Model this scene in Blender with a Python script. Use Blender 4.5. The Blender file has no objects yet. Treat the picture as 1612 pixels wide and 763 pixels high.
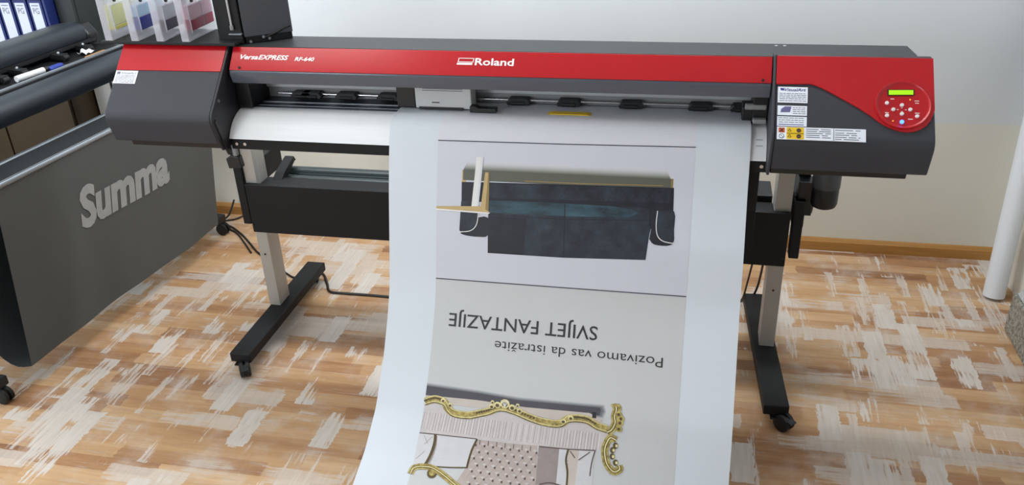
import bpy, bmesh, math, random
from mathutils import Vector, Matrix
random.seed(7)
SC = bpy.context.scene
COL = SC.collection

# ------------------------------------------------------------------ camera, light, exposure
F_PX, PITCH, YAW, ROLL = 1341.93, 27.7716, 12.9557, -2.4490
p, y, r = (math.radians(a) for a in (PITCH, YAW, ROLL))
fw = Vector((-math.sin(y)*math.cos(p), math.cos(y)*math.cos(p), -math.sin(p)))
rt = Vector((math.cos(y), math.sin(y), 0)); up = rt.cross(fw)
rt2 = rt*math.cos(r) + up*math.sin(r); up2 = -rt*math.sin(r) + up*math.cos(r)
cd = bpy.data.cameras.new('camera'); cam = bpy.data.objects.new('camera', cd); COL.objects.link(cam)
M3 = Matrix((rt2, up2, -fw)).transposed()
cam.matrix_world = Matrix.Translation((0.63312, -2.56082, 1.97382)) @ M3.to_4x4()
cd.sensor_fit = 'HORIZONTAL'; cd.sensor_width = 36.0; cd.lens = F_PX/1612*36.0
cd.clip_start = 0.02; cd.clip_end = 60
SC.camera = cam
SC.view_settings.view_transform = 'Standard'; SC.view_settings.look = 'None'
SC.view_settings.gamma = 1.0; SC.view_settings.use_curve_mapping = False
SC.view_settings.exposure = 0.08
SC.render.film_transparent = False
w = bpy.data.worlds.new('world'); SC.world = w; w.use_nodes = True
w.node_tree.nodes['Background'].inputs[0].default_value = (0.9, 0.95, 1, 1)
w.node_tree.nodes['Background'].inputs[1].default_value = 0.3

def area(name, loc, target, sx, sy, power, color):
    l = bpy.data.lights.new(name, 'AREA'); l.shape = 'RECTANGLE'; l.size = sx; l.size_y = sy
    l.energy = power; l.color = color
    o = bpy.data.objects.new(name, l); COL.objects.link(o); o.location = loc
    o.rotation_euler = (Vector(target)-Vector(loc)).to_track_quat('-Z', 'Y').to_euler()
    return o
area('window_daylight', (-3.36, -0.55, 1.85), (0.2, 0.3, 0.9), 1.9, 1.4, 60, (0.82, 0.92, 1.0))
area('window_daylight', (-1.8, -4.55, 1.75), (-0.8, 0.0, 0.9), 2.2, 1.5, 116, (0.84, 0.93, 1.0))
area('ceiling_tube_light', (-1.32, -0.45, 2.74), (-1.32, -0.45, 0), 0.85, 0.30, 9, (1.0, 0.98, 0.95))
area('ceiling_tube_light', (-0.30, 0.62, 2.74), (-0.30, 0.62, 0), 3.0, 0.25, 54, (0.93, 0.97, 1.0))

# ------------------------------------------------------------------ materials
def lin(c):
    return tuple(((v/255)/12.92 if v/255 <= 0.04045 else (((v/255)+0.055)/1.055)**2.4) for v in c) + (1.0,)
class NT:
    def __init__(s, m): s.nt = m.node_tree; s.n = s.nt.nodes; s.l = s.nt.links
    def new(s, t, **k):
        n = s.n.new(t)
        for a, v in k.items(): setattr(n, a, v)
        return n
    def put(s, sock, v):
        if isinstance(v, bpy.types.NodeSocket): s.l.new(v, sock)
        else: sock.default_value = v
    def m(s, op, a, b=0.0, c=None):
        n = s.new('ShaderNodeMath', operation=op)
        s.put(n.inputs[0], a); s.put(n.inputs[1], b)
        if c is not None: s.put(n.inputs[2], c)
        return n.outputs[0]
    def mixc(s, f, a, b):
        n = s.new('ShaderNodeMix', data_type='RGBA'); s.put(n.inputs[0], f); s.put(n.inputs[6], a); s.put(n.inputs[7], b)
        return n.outputs[2]
    def noise(s, vec, scale, detail=3.0, rough=0.5):
        n = s.new('ShaderNodeTexNoise'); n.inputs['Scale'].default_value = scale
        n.inputs['Detail'].default_value = detail; n.inputs['Roughness'].default_value = rough
        if vec is not None: s.l.new(vec, n.inputs['Vector'])
        return n.outputs[0]
    def vec(s, x, y, z=0.0):
        n = s.new('ShaderNodeCombineXYZ')
        for i, v in enumerate((x, y, z)): s.put(n.inputs[i], v)
        return n.outputs[0]
    def white(s, vec):
        n = s.new('ShaderNodeTexWhiteNoise', noise_dimensions='3D'); s.l.new(vec, n.inputs['Vector'])
        return n.outputs['Value'], n.outputs['Color']
    def step(s, v, lo, hi):
        n = s.new('ShaderNodeMapRange', interpolation_type='SMOOTHSTEP'); s.put(n.inputs[0], v)
        n.inputs[1].default_value = lo; n.inputs[2].default_value = hi
        return n.outputs[0]
    def ramp(s, v, stops, interp='LINEAR'):
        n = s.new('ShaderNodeValToRGB'); n.color_ramp.interpolation = interp
        e = n.color_ramp.elements
        e[0].position, e[0].color = stops[0][0], lin(stops[0][1]); e[1].position, e[1].color = stops[1][0], lin(stops[1][1])
        for pos, c in stops[2:]:
            q = e.new(pos); q.color = lin(c)
        s.l.new(v, n.inputs[0]); return n.outputs[0]
MATS = {}
def mat(name, rgb, rough=0.5, metal=0.0, var=0.06, scale=9.0, bump=0.0, bscale=120.0, spec=0.5, stretch=None, emit=None, coat=0.0):
    if name in MATS: return MATS[name]
    m = bpy.data.materials.new(name); m.use_nodes = True; t = NT(m); b = t.n['Principled BSDF']
    c = lin(rgb); g = t.new('ShaderNodeNewGeometry').outputs['Position']
    v = g
    if stretch:
        mp = t.new('ShaderNodeMapping'); mp.inputs['Scale'].default_value = stretch; t.l.new(g, mp.inputs[0]); v = mp.outputs[0]
    nz = t.noise(v, scale)
    lo = tuple(x*(1-var) for x in c[:3])+(1,); hi = tuple(min(1, x*(1+var)) for x in c[:3])+(1,)
    t.l.new(t.mixc(nz, lo, hi), b.inputs['Base Color'])
    b.inputs['Roughness'].default_value = rough; b.inputs['Metallic'].default_value = metal
    b.inputs['Specular IOR Level'].default_value = spec
    b.inputs['Coat Weight'].default_value = coat
    if bump:
        bn = t.new('ShaderNodeBump'); bn.inputs['Strength'].default_value = bump; bn.inputs['Distance'].default_value = 0.002
        t.l.new(t.noise(v, bscale), bn.inputs['Height']); t.l.new(bn.outputs[0], b.inputs['Normal'])
    if emit:
        b.inputs['Emission Color'].default_value = lin(rgb); b.inputs['Emission Strength'].default_value = emit
    MATS[name] = m; return m

RED = mat('red_gloss_paint', (176, 16, 26), 0.30, bump=0.03, var=0.05)
HOODGREY = mat('charcoal_textured_paint', (58, 58, 63), 0.55, spec=0.3, bump=0.10, bscale=500)
DECKGREY = mat('deck_grey_paint', (50, 53, 54), 0.5, spec=0.3, bump=0.06, bscale=400)
BLACK = mat('black_powder_coat', (22, 22, 23), 0.6, spec=0.3, bump=0.08, bscale=400)
BLACKPL = mat('black_plastic', (20, 20, 22), 0.4)
NAVYBLK = mat('dark_side_panel', (28, 27, 32), 0.5)
ALU = mat('brushed_aluminium_apron', (238, 240, 242), 0.45, metal=0.0, var=0.05, scale=4, stretch=(1, 30, 30))
POST = mat('anodised_aluminium_post', (176, 172, 166), 0.45, metal=0.35, var=0.05)
STEEL = mat('polished_steel', (215, 215, 218), 0.22, metal=0.9)
PLATEM = mat('dark_platen_metal', (74, 80, 90), 0.35, metal=0.5)
GROOVE = mat('platen_groove', (190, 196, 205), 0.3, metal=0.5)
RAILGREY = mat('rail_grey', (186, 186, 186), 0.5, metal=0.2)
RAILDARK = mat('rail_dark_grey', (140, 140, 140), 0.5)
SMOKE = mat('smoked_window', (84, 88, 98), 0.16, spec=0.6)
WHITEPL = mat('white_ink_lettering', (240, 238, 238), 0.5)
CARR = mat('carriage_light_grey', (190, 190, 190), 0.5)
STICK = mat('sticker_white', (226, 228, 236), 0.5)
STEXT = mat('sticker_grey_print', (112, 114, 122), 0.6)
SBLUE = mat('sticker_blue_print', (52, 56, 128), 0.6)
SVIOLET = mat('sticker_violet_print', (96, 92, 138), 0.6)
SYEL = mat('sticker_yellow', (226, 186, 30), 0.5)
SORG = mat('sticker_orange', (196, 84, 40), 0.5)
SBLK = mat('sticker_black_print', (40, 34, 30), 0.6)
LCD = mat('lcd_green_backlight', (150, 205, 20), 0.3, emit=0.55)
BTN = mat('button_white', (228, 222, 220), 0.4)
LEDB = mat('blue_power_light', (60, 110, 255), 0.3, emit=4.0)
LEDY = mat('amber_light', (230, 170, 60), 0.3, emit=0.8)
GREENGREY = mat('roller_grey_green', (50, 58, 58), 0.35, metal=0.3)
RUBBER = mat('black_rubber', (16, 16, 16), 0.6)
CABLEM = mat('black_cable_sheath', (22, 20, 20), 0.45)
PAPER = mat('white_banner_paper', (212, 217, 224), 0.5, var=0.015, scale=3, spec=0.35)
PBG1 = mat('print_lilac_white', (205, 206, 215), 0.5, var=0.02, spec=0.35)
PBG2 = mat('print_warm_grey', (198, 198, 198), 0.5, var=0.02, spec=0.35)
PBG0 = mat('print_pale_grey', (214, 214, 220), 0.5, var=0.02, spec=0.35)
PLINE = mat('print_dark_line', (58, 52, 66), 0.5)
PTEXT = mat('print_black_text', (22, 22, 24), 0.5)
def mottle(name, lo, hi, scale, stretch=(1, 1, 1)):
    m = bpy.data.materials.new(name); m.use_nodes = True; t = NT(m); b = t.n['Principled BSDF']
    mp = t.new('ShaderNodeMapping'); mp.inputs['Scale'].default_value = stretch
    t.l.new(t.new('ShaderNodeNewGeometry').outputs['Position'], mp.inputs[0])
    t.l.new(t.ramp(t.noise(mp.outputs[0], scale, 6, 0.65), [(0.32, lo), (0.68, hi)]), b.inputs['Base Color'])
    b.inputs['Roughness'].default_value = 0.5; b.inputs['Specular IOR Level'].default_value = 0.35
    return m
PSOFA = mottle('print_petrol_blue', (24, 25, 34), (50, 58, 69), 16)
PSOFA2 = mottle('print_teal_highlight', (28, 34, 44), (62, 94, 106), 11, (.6, 1, 2))
PSOFA3 = mottle('print_dark_navy', (22, 21, 29), (38, 38, 47), 16)
PSHADE = mat('print_olive_shade', (120, 118, 104), 0.5, var=0.2, scale=12)
PSHADE2 = mat('print_soft_shade', (176, 176, 174), 0.5, var=0.1, scale=12)
PWOOD = mat('print_light_wood', (190, 162, 108), 0.5, var=0.2)
PWOOD2 = mat('print_dark_wood', (140, 116, 66), 0.5, var=0.2)
PWHITE = mat('print_white', (226, 224, 220), 0.5)
PDARK = mat('print_charcoal_shade', (70, 66, 74), 0.5, var=0.2, scale=14)
PGOLD = mottle('print_gold', (116, 94, 42), (206, 188, 112), 75)
PGOLD2 = mat('print_dark_gold', (84, 68, 34), 0.5, var=0.3, scale=60)
PGOLD3 = mat('print_pale_gold', (220, 208, 150), 0.5, var=0.3, scale=60)
PTAN = mat('print_taupe', (196, 184, 174), 0.5, var=0.12, scale=20)
PFAB = mat('print_cream_fabric', (198, 190, 188), 0.5, var=0.10, scale=40)
PFABL = mat('print_fabric_stripe', (160, 148, 142), 0.5, var=0.2, scale=50)
PTUFT = mat('print_tufted_rose', (182, 166, 160), 0.5, var=0.12, scale=40)
PTDOT = mat('print_tuft_shadow', (92, 76, 74), 0.5)
PCUSH = mat('print_cushion_grey', (204, 202, 204), 0.5, var=0.06, scale=30)
PCUSH2 = mat('print_cushion_taupe', (150, 138, 134), 0.5, var=0.15, scale=60)
CLOTHM = mat('grey_woven_cloth', (84, 85, 83), 0.85, var=0.10, scale=5, bump=0.25, bscale=700)
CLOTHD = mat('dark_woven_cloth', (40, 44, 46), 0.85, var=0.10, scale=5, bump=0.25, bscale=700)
SILVER = mat('silver_grey_print', (158, 158, 156), 0.6, var=0.14, scale=24)
SUMBLUE = mat('blue_black_cover', (38, 44, 51), 0.38, bump=0.05, bscale=400)
SUMBLK = mat('black_cutter_frame', (22, 23, 25), 0.45)
RODM = mat('grey_rod', (150, 156, 162), 0.35, metal=0.5)
BLUEPL = mat('blue_plastic', (40, 60, 150), 0.4)
BINDER = mat('navy_binder_board', (30, 44, 104), 0.5)
BLABEL = mat('binder_label', (208, 212, 230), 0.6)
CREAM = mat('cream_carton', (228, 220, 170), 0.6)
WOODCAB = mat('brown_cabinet_wood', (60, 47, 29), 0.5, var=0.25, scale=6, stretch=(8, 8, 1))
CABBLK = mat('black_cabinet_laminate', (33, 37, 36), 0.5)
SHELFW = mat('pale_shelf_board', (212, 212, 208), 0.5)
RACKGREY = mat('rack_charcoal_panel', (70, 72, 78), 0.5, bump=0.05, bscale=400)
SKIRT = mat('oak_skirting', (170, 122, 62), 0.45, var=0.22, scale=5, stretch=(1, 1, 14))
ROLLW = mat('white_roll_paper', (214, 216, 220), 0.5, var=0.02)
CARDB = mat('cardboard', (170, 140, 104), 0.7)
WOODST = mat('wooden_stick', (170, 124, 70), 0.6, var=0.2)

def translucent(name, rgb, alpha):
    m = bpy.data.materials.new(name); m.use_nodes = True; t = NT(m); b = t.n['Principled BSDF']
    b.inputs['Roughness'].default_value = 0.25
    nz = t.noise(t.new('ShaderNodeNewGeometry').outputs['Position'], 30)
    c = lin(rgb); t.l.new(t.mixc(nz, tuple(x*0.93 for x in c[:3])+(1,), c), b.inputs['Base Color'])
    b.inputs['Alpha'].default_value = alpha
    MATS[name] = m; return m
TANK = translucent('milky_tank_plastic', (226, 226, 234), 0.42)
WRAP = translucent('clear_wrap', (225, 228, 230), 0.45)

def wall_material():
    m = bpy.data.materials.new('painted_wall'); m.use_nodes = True; t = NT(m); b = t.n['Principled BSDF']
    g = t.new('ShaderNodeNewGeometry').outputs['Position']
    s = t.new('ShaderNodeSeparateXYZ'); t.l.new(g, s.inputs[0])
    nz = t.noise(g, 2.2, 4); wob = t.m('MULTIPLY', t.m('SUBTRACT', t.noise(g, 6), 0.5), 0.008)
    f = t.step(t.m('ADD', s.outputs[2], wob), 0.642, 0.648)
    upc = t.mixc(nz, lin((208, 212, 215)), lin((216, 219, 221)))
    dnc = t.mixc(nz, lin((214, 212, 201)), lin((222, 220, 210)))
    t.l.new(t.mixc(f, dnc, upc), b.inputs['Base Color'])
    t.l.new(t.m('ADD', t.m('MULTIPLY', f, 0.35), 0.4), b.inputs['Roughness'])
    bn = t.new('ShaderNodeBump'); bn.inputs['Strength'].default_value = 0.15; bn.inputs['Distance'].default_value = 0.003
    t.l.new(t.noise(g, 60), bn.inputs['Height']); t.l.new(bn.outputs[0], b.inputs['Normal'])
    return m
WALL = wall_material()
CEIL = mat('white_ceiling', (222, 222, 220), 0.8)

def floor_material():
    m = bpy.data.materials.new('whitewashed_parquet_laminate'); m.use_nodes = True; t = NT(m); b = t.n['Principled BSDF']
    g = t.new('ShaderNodeNewGeometry').outputs['Position']
    s = t.new('ShaderNodeSeparateXYZ'); t.l.new(g, s.inputs[0]); X, Y = s.outputs[0], s.outputs[1]
    def warp(off, sc): return t.m('SUBTRACT', t.noise(t.vec(t.m('ADD', X, off), t.m('ADD', Y, off*.7)), sc, 5, 0.7), 0.5)
    xw = t.m('ADD', X, t.m('MULTIPLY', warp(1.7, 22), 0.045)); yw = t.m('ADD', Y, t.m('MULTIPLY', warp(9.1, 22), 0.022))
    def bricks(u, v, bw, bh, k):              # random number per staggered piece
        row = t.m('FLOOR', t.m('DIVIDE', v, bh)); r1, _ = t.white(t.vec(row, k, 1.0))
        c = t.m('FLOOR', t.m('DIVIDE', t.m('ADD', u, t.m('MULTIPLY', r1, 7.0)), bw))
        return t.white(t.vec(c, row, k+.5))[0]
    gx = t.noise(t.vec(t.m('MULTIPLY', X, 5.0), t.m('MULTIPLY', Y, 80.0)), 1.0, 5, 0.62)
    gx2 = t.noise(t.vec(t.m('MULTIPLY', X, 1.6), t.m('MULTIPLY', Y, 15.0), 3.0), 1.0, 4, 0.6)
    gy = t.noise(t.vec(t.m('MULTIPLY', X, 80.0), t.m('MULTIPLY', Y, 6.0)), 1.0, 5, 0.62)
    big = t.noise(g, 2.3, 3, 0.6); mid = t.noise(t.vec(t.m('ADD', X, 4.0), Y), 7.0, 4, 0.6)
    plank = bricks(xw, Y, 0.55, 0.065, 2.0)
    tone = t.m('ADD', t.m('MULTIPLY', plank, 0.42), t.m('MULTIPLY', gx2, 0.62))
    base = t.ramp(tone, [(0.22, (126, 84, 54)), (0.40, (166, 122, 84)), (0.58, (188, 148, 106)), (0.85, (204, 170, 132))])
    base = t.mixc(t.m('MULTIPLY', t.step(gx, 0.42, 0.72), 0.30), base, lin((136, 92, 62)))
    # whitewash: pieces across, pieces along, a soft haze and thin streaks
    hx = bricks(xw, yw, 0.30, 0.075, 5.0); hy = bricks(yw, xw, 0.19, 0.075, 8.0); hy2 = bricks(yw, xw, 0.22, 0.034, 4.0)
    bias = t.m('MULTIPLY', t.m('SUBTRACT', big, 0.5), 1.3)
    mx = t.step(t.m('ADD', t.m('ADD', hx, bias), t.m('MULTIPLY', t.m('SUBTRACT', gx, .5), .55)), 0.74, 0.90)
    my = t.step(t.m('ADD', t.m('ADD', hy, bias), t.m('MULTIPLY', t.m('SUBTRACT', gy, .5), .45)), 0.82, 0.88)
    my2 = t.step(t.m('ADD', t.m('ADD', hy2, bias), t.m('MULTIPLY', t.m('SUBTRACT', gy, .5), .9)), 0.86, 0.98)
    my = t.m('MAXIMUM', my, t.m('MULTIPLY', my2, .8))
    hz = t.step(t.m('ADD', t.m('MULTIPLY', mid, .6), t.m('MULTIPLY', big, .5)), 0.50, 0.72)
    st = t.step(t.m('ADD', gx, t.m('MULTIPLY', mid, .3)), 0.70, 0.84)
    w = t.m('MAXIMUM', t.m('MULTIPLY', mx, 0.62), t.m('MULTIPLY', my, 0.87))
    w = t.m('MAXIMUM', w, t.m('MULTIPLY', st, 0.30)); w = t.m('MAXIMUM', w, t.m('MULTIPLY', hz, 0.42))
    wcol = t.mixc(gy, lin((182, 170, 156)), lin((224, 219, 214)))
    t.l.new(t.mixc(w, base, wcol), b.inputs['Base Color'])
    t.l.new(t.m('ADD', 0.45, t.m('MULTIPLY', gx, 0.2)), b.inputs['Roughness'])
    b.inputs['Specular IOR Level'].default_value = 0.35
    return m
FLOORM = floor_material()

def stone_material():
    m = bpy.data.materials.new('speckled_grey_stone'); m.use_nodes = True; t = NT(m); b = t.n['Principled BSDF']
    g = t.new('ShaderNodeNewGeometry').outputs['Position']
    a = t.ramp(t.noise(g, 70, 3, 0.7), [(0.35, (84, 82, 74)), (0.5, (134, 132, 122)), (0.62, (164, 162, 152))])
    t.l.new(a, b.inputs['Base Color']); b.inputs['Roughness'].default_value = 0.5
    return m
STONE = stone_material()

# ------------------------------------------------------------------ builders
INV = {}                                    # world -> thing space
def thing(name, label, cat, loc=(0, 0, 0), rotz=0.0, group=None):
    o = bpy.data.objects.new(name, None); COL.objects.link(o); o.empty_display_size = 0.1
    o.location = loc; o.rotation_euler = (0, 0, rotz)
    o['label'] = label; o['category'] = cat
    if group: o['group'] = group
    INV[o] = (Matrix.Translation(loc) @ Matrix.Rotation(rotz, 4, 'Z')).inverted()
    return o
def tag(o, label, cat, group=None):
    o['label'] = label; o['category'] = cat
    if group: o['group'] = group
    return o
class MB:
    def __init__(s): s.v = []; s.f = []; s.mi = []; s.mats = []
    def mid(s, m):
        if m not in s.mats: s.mats.append(m)
        return s.mats.index(m)
    def add(s, vs, fs, m):
        o = len(s.v); s.v += [Vector(v) for v in vs]; i = s.mid(m)
        for f in fs: s.f.append([a+o for a in f]); s.mi.append(i)
        return s
    def box(s, x0, x1, y0, y1, z0, z1, m):
        x0, x1 = min(x0, x1), max(x0, x1); y0, y1 = min(y0, y1), max(y0, y1); z0, z1 = min(z0, z1), max(z0, z1)
        vs = [(x, yy, z) for z in (z0, z1) for yy in (y0, y1) for x in (x0, x1)]
        return s.add(vs, [(0, 2, 3, 1), (4, 5, 7, 6), (0, 1, 5, 4), (2, 6, 7, 3), (0, 4, 6, 2), (1, 3, 7, 5)], m)
    def prism(s, prof, x0, x1, m, axis='X'):
        n = len(prof)
        mk = (lambda a, q: (a, q[0], q[1])) if axis == 'X' else ((lambda a, q: (q[0], a, q[1])) if axis == 'Y' else (lambda a, q: (q[0], q[1], a)))
        vs = [mk(x0, q) for q in prof]+[mk(x1, q) for q in prof]
        fs = [(i, (i+1) % n, n+(i+1) % n, n+i) for i in range(n)]+[tuple(range(n-1, -1, -1)), tuple(range(n, 2*n))]
        return s.add(vs, fs, m)
    def rod(s, a, b, r0, m, r1=None, n=16):
        a, b = Vector(a), Vector(b); r1 = r0 if r1 is None else r1
        d = (b-a).normalized(); u = d.orthogonal().normalized(); k = d.cross(u)
        vs = []
        for c, r in ((a, r0), (b, r1)):
            vs += [c+(u*math.cos(2*math.pi*i/n)+k*math.sin(2*math.pi*i/n))*r for i in range(n)]
        fs = [(i, (i+1) % n, n+(i+1) % n, n+i) for i in range(n)]+[tuple(range(n-1, -1, -1)), tuple(range(n, 2*n))]
        return s.add(vs, fs, m)
    def lathe(s, c, axis, prof, m, n=24):
        c = Vector(c); d = Vector(axis).normalized(); u = d.orthogonal().normalized(); k = d.cross(u)
        vs = []; N = len(prof)
        for h, r in prof:
            vs += [c+d*h+(u*math.cos(2*math.pi*i/n)+k*math.sin(2*math.pi*i/n))*r for i in range(n)]
        fs = [(j*n+i, j*n+(i+1) % n, (j+1)*n+(i+1) % n, (j+1)*n+i) for j in range(N-1) for i in range(n)]
        fs += [tuple(range(n-1, -1, -1)), tuple(range((N-1)*n, N*n))]
        return s.add(vs, fs, m)
    def tube(s, pts, r, m, n=10, sub=6):
        P = [Vector(q) for q in pts]; Q = []
        for i in range(len(P)-1):
            p0, p1, p2, p3 = P[max(i-1, 0)], P[i], P[i+1], P[min(i+2, len(P)-1)]
            for j in range(sub):
                t = j/sub
                Q.append(0.5*((2*p1)+(p2-p0)*t+(2*p0-5*p1+4*p2-p3)*t*t+(3*p1-p0-3*p2+p3)*t**3))
        Q.append(P[-1]); vs = []; u = None
        for i, c in enumerate(Q):
            d = (Q[min(i+1, len(Q)-1)]-Q[max(i-1, 0)]).normalized()
            u = d.orthogonal().normalized() if u is None else (u-d*u.dot(d)).normalized()
            k = d.cross(u)
            vs += [c+(u*math.cos(2*math.pi*a/n)+k*math.sin(2*math.pi*a/n))*r for a in range(n)]
        N = len(Q)
        fs = [(j*n+i, j*n+(i+1) % n, (j+1)*n+(i+1) % n, (j+1)*n+i) for j in range(N-1) for i in range(n)]
        fs += [tuple(range(n-1, -1, -1)), tuple(range((N-1)*n, N*n))]
        return s.add(vs, fs, m)
    def grid(s, fn, us, vs_, m):
        vs = [fn(u, v) for v in vs_ for u in us]; n = len(us)
        fs = [(j*n+i, j*n+i+1, (j+1)*n+i+1, (j+1)*n+i) for j in range(len(vs_)-1) for i in range(n-1)]
        return s.add(vs, fs, m)
    def build(s, name, parent=None, bevel=0.0, smooth=None, root=None, local=False, solid=0.0, kind=None, label=None, seg=2):
        me = bpy.data.meshes.new(name)
        r_ = root or parent
        I = Matrix.Identity(4) if (local or r_ is None) else INV[r_]
        me.from_pydata([I @ v for v in s.v], [], s.f)
        for m in s.mats: me.materials.append(m)
        me.polygons.foreach_set('material_index', s.mi); me.update()
        bm = bmesh.new(); bm.from_mesh(me); bmesh.ops.recalc_face_normals(bm, faces=bm.faces)
        bm.to_mesh(me); bm.free()
        if smooth:
            for q in me.polygons: q.use_smooth = True
            me.set_sharp_from_angle(angle=math.radians(smooth))
        o = bpy.data.objects.new(name, me); COL.objects.link(o)
        if parent: o.parent = parent
        if bevel:
            b = o.modifiers.new('bevel', 'BEVEL'); b.width = bevel; b.segments = seg; b.limit_method = 'ANGLE'; b.angle_limit = math.radians(35)
        if solid:
            b = o.modifiers.new('solidify', 'SOLIDIFY'); b.thickness = solid; b.offset = -1
        if kind: o['kind'] = kind
        if label: o['label'] = label
        if r_ is not None and r_ in INV: INV[o] = INV[r_]
        return o
def text_mesh(body, shear=0.0, bold=0.0, spacing=1.0):
    """outline of a text line as flat polygons, scaled so cap height is 1 and the width is known"""
    c = bpy.data.curves.new('t', 'FONT'); c.body = body; c.shear = shear; c.offset = bold; c.space_character = spacing
    c.resolution_u = 3
    o = bpy.data.objects.new('t', c); COL.objects.link(o)
    dg = bpy.context.evaluated_depsgraph_get(); dg.update()
    me = bpy.data.meshes.new_from_object(o.evaluated_get(dg))
    vs = [v.co.copy() for v in me.vertices]; fs = [tuple(q.vertices) for q in me.polygons]
    bpy.data.objects.remove(o); bpy.data.curves.remove(c); bpy.data.meshes.remove(me)
    return vs, fs
CAP = None
def cap_height():
    global CAP
    if CAP is None: CAP = max(v.y for v in text_mesh('E')[0])
    return CAP
def put_text(mb, body, fn, x0, x1, y0, h, m, shear=0.0, bold=0.0):
    """fn(x, y) -> 3-D point; the line runs from x0 to x1 on the baseline y0, cap height h"""
    vs, fs = text_mesh(body, shear, bold); a = min(v.x for v in vs); b = max(v.x for v in vs); k = h/cap_height()
    mb.add([fn(x0+(v.x-a)/(b-a)*(x1-x0), y0+v.y*k) for v in vs], fs, m)

# ------------------------------------------------------------------ the room
def structure(name, mb, **k):
    o = mb.build(name, **k); o['kind'] = 'structure'; return o
WX0, WX1, WY0, WY1, WH = -3.4, 2.02, -4.6, 1.23, 2.8
structure('floor', MB().box(WX0-.1, WX1+.1, WY0-.1, WY1+.1, -.1, 0, FLOORM))
structure('ceiling', MB().box(WX0-.1, WX1+.1, WY0-.1, WY1+.1, WH, WH+.1, CEIL))
structure('wall_back', MB().box(WX0-.1, WX1+.1, WY1, WY1+.1, 0, WH, WALL))
structure('wall_right', MB().box(WX1, WX1+.1, WY0, WY1, 0, WH, WALL))
structure('wall_front', MB().box(WX0-.1, WX1+.1, WY0-.1, WY0, 0, WH, WALL))
wl = MB(); wl.box(WX0-.1, WX0, WY0, -2.05, 0, WH, WALL); wl.box(WX0-.1, WX0, .05, WY1, 0, WH, WALL)
wl.box(WX0-.1, WX0, -2.05, .05, 0, .95, WALL); wl.box(WX0-.1, WX0, -2.05, .05, 2.55, WH, WALL)
structure('wall_left', wl)
wf = MB()
for a in (-2.05, -1.03, 0.0): wf.box(WX0-.07, WX0-.02, a, a+.05, .95, 2.55, SHELFW)
for z in (.95, 2.5): wf.box(WX0-.07, WX0-.02, -2.05, .05, z, z+.05, SHELFW)
structure('window_1', wf)
sk = [(WY1-.018, 0), (WY1-.018, .045), (WY1-.008, .06), (WY1, .061), (WY1, 0)]
structure('baseboard_back', MB().prism(sk, WX0, WX1-.012, SKIRT))

# ------------------------------------------------------------------ large format printer
PR = thing('large_format_printer', 'wide red and charcoal inkjet printer on a two-legged wheeled stand', 'printer', (-.04, .2, 0))
X0, X1, X2, X3 = -1.2875, -.893, .8577, 1.2875
T = Vector((0, 1.2655)); B = Vector((-.1978, 1.0762)); C = Vector((-.1692, .9786))
HT = (B-T); HN = Vector((HT.y, -HT.x)).normalized()      # outward normal of the sloping face in (y, z)
if HN.y < 0: HN = -HN
def hood_pt(x, t, off=0.0):
    q = T+HT*t+HN*off; return Vector((x, q.x, q.y))
def arc(c0, c1, c2, k=8):
    return [c0*(1-t)**2+c1*2*t*(1-t)+c2*t*t for t in (i/k for i in range(k+1))]
bend = arc(T+HT*.90, B, B+(C-B)*.28)
hoodprof = [(.02, 1.266), (0, 1.2655)]+[tuple(q) for q in bend]+[tuple(C), (-.10, .972), (.16, .972), (.16, 1.2)]
def hood(xa, xb, name):
    return MB().prism(hoodprof, xa, xb, HOODGREY).build(name, PR, bevel=.005, smooth=25)
LH = hood(X0, X1-.006, 'left_hood'); RH_ = hood(X2+.004, X3, 'right_hood')
sideprof = [(.03, 1.268), (-.001, 1.2685)]+[(q.x-.002, q.y+.002) for q in bend]+[(C.x-.003, C.y), (C.x+.01, C.y-.024), (.17, .952), (.17, 1.2)]
MB().prism(sideprof, X1-.006, X1+.002, NAVYBLK).build('side_panel', PR, bevel=.002)
MB().prism(sideprof, X2-.004, X2+.004, HOODGREY).build('side_panel', PR, bevel=.002)
MB().rod((X1+.001, -.135, 1.118), (X1+.0045, -.135, 1.118), .0055, STEEL).build('screw', PR, smooth=40)
base = [(C.x+.012, C.y-.0005), (C.x+.018, C.y-.021), (.15, C.y-.021), (.15, C.y-.0005)]
MB().prism(base, X0+.05, X1-.01, BLACKPL).build('hood_base', LH, root=PR, bevel=.003)
MB().prism(base, X2+.006, X3-.05, BLACKPL).build('hood_base', RH_, root=PR, bevel=.003)
def slope_poly(mb, pts, h, m):
    n = len(pts); vs = [hood_pt(x, t, -.001) for x, t in pts]+[hood_pt(x, t, h) for x, t in pts]
    mb.add(vs, [tuple(range(n-1, -1, -1)), tuple(range(n, 2*n))]+[(i, (i+1) % n, n+(i+1) % n, n+i) for i in range(n)], m)
    return mb
m = slope_poly(MB(), [(X0+.001, .006), (X1-.007, .006), (X1-.007, .362), (X0+.001, .372)], .0025, RED)
m.build('red_panel', LH, root=PR, bevel=.001)
# right red panel with the sweeping lower edge
curve = [(X2+.005, .345), (.9121, .340), (.9557, .3353), (.9700, .350), (.9900, .384), (1.0166, .4401), (1.0509, .517), (1.0849, .5931), (1.1185, .6827), (1.1434, .7582), (1.1600, .797), (1.1763, .8247), (1.1950, .846), (1.2141, .8545), (1.2330, .843), (1.2502, .8138), (1.2640, .773), (1.2753, .7112), (X3-.001, .60)]
RP = slope_poly(MB(), [(X2+.005, .004)]+curve+[(X3-.001, .004)], .004, RED).build('red_panel', RH_, root=PR, bevel=.0012)
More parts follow.
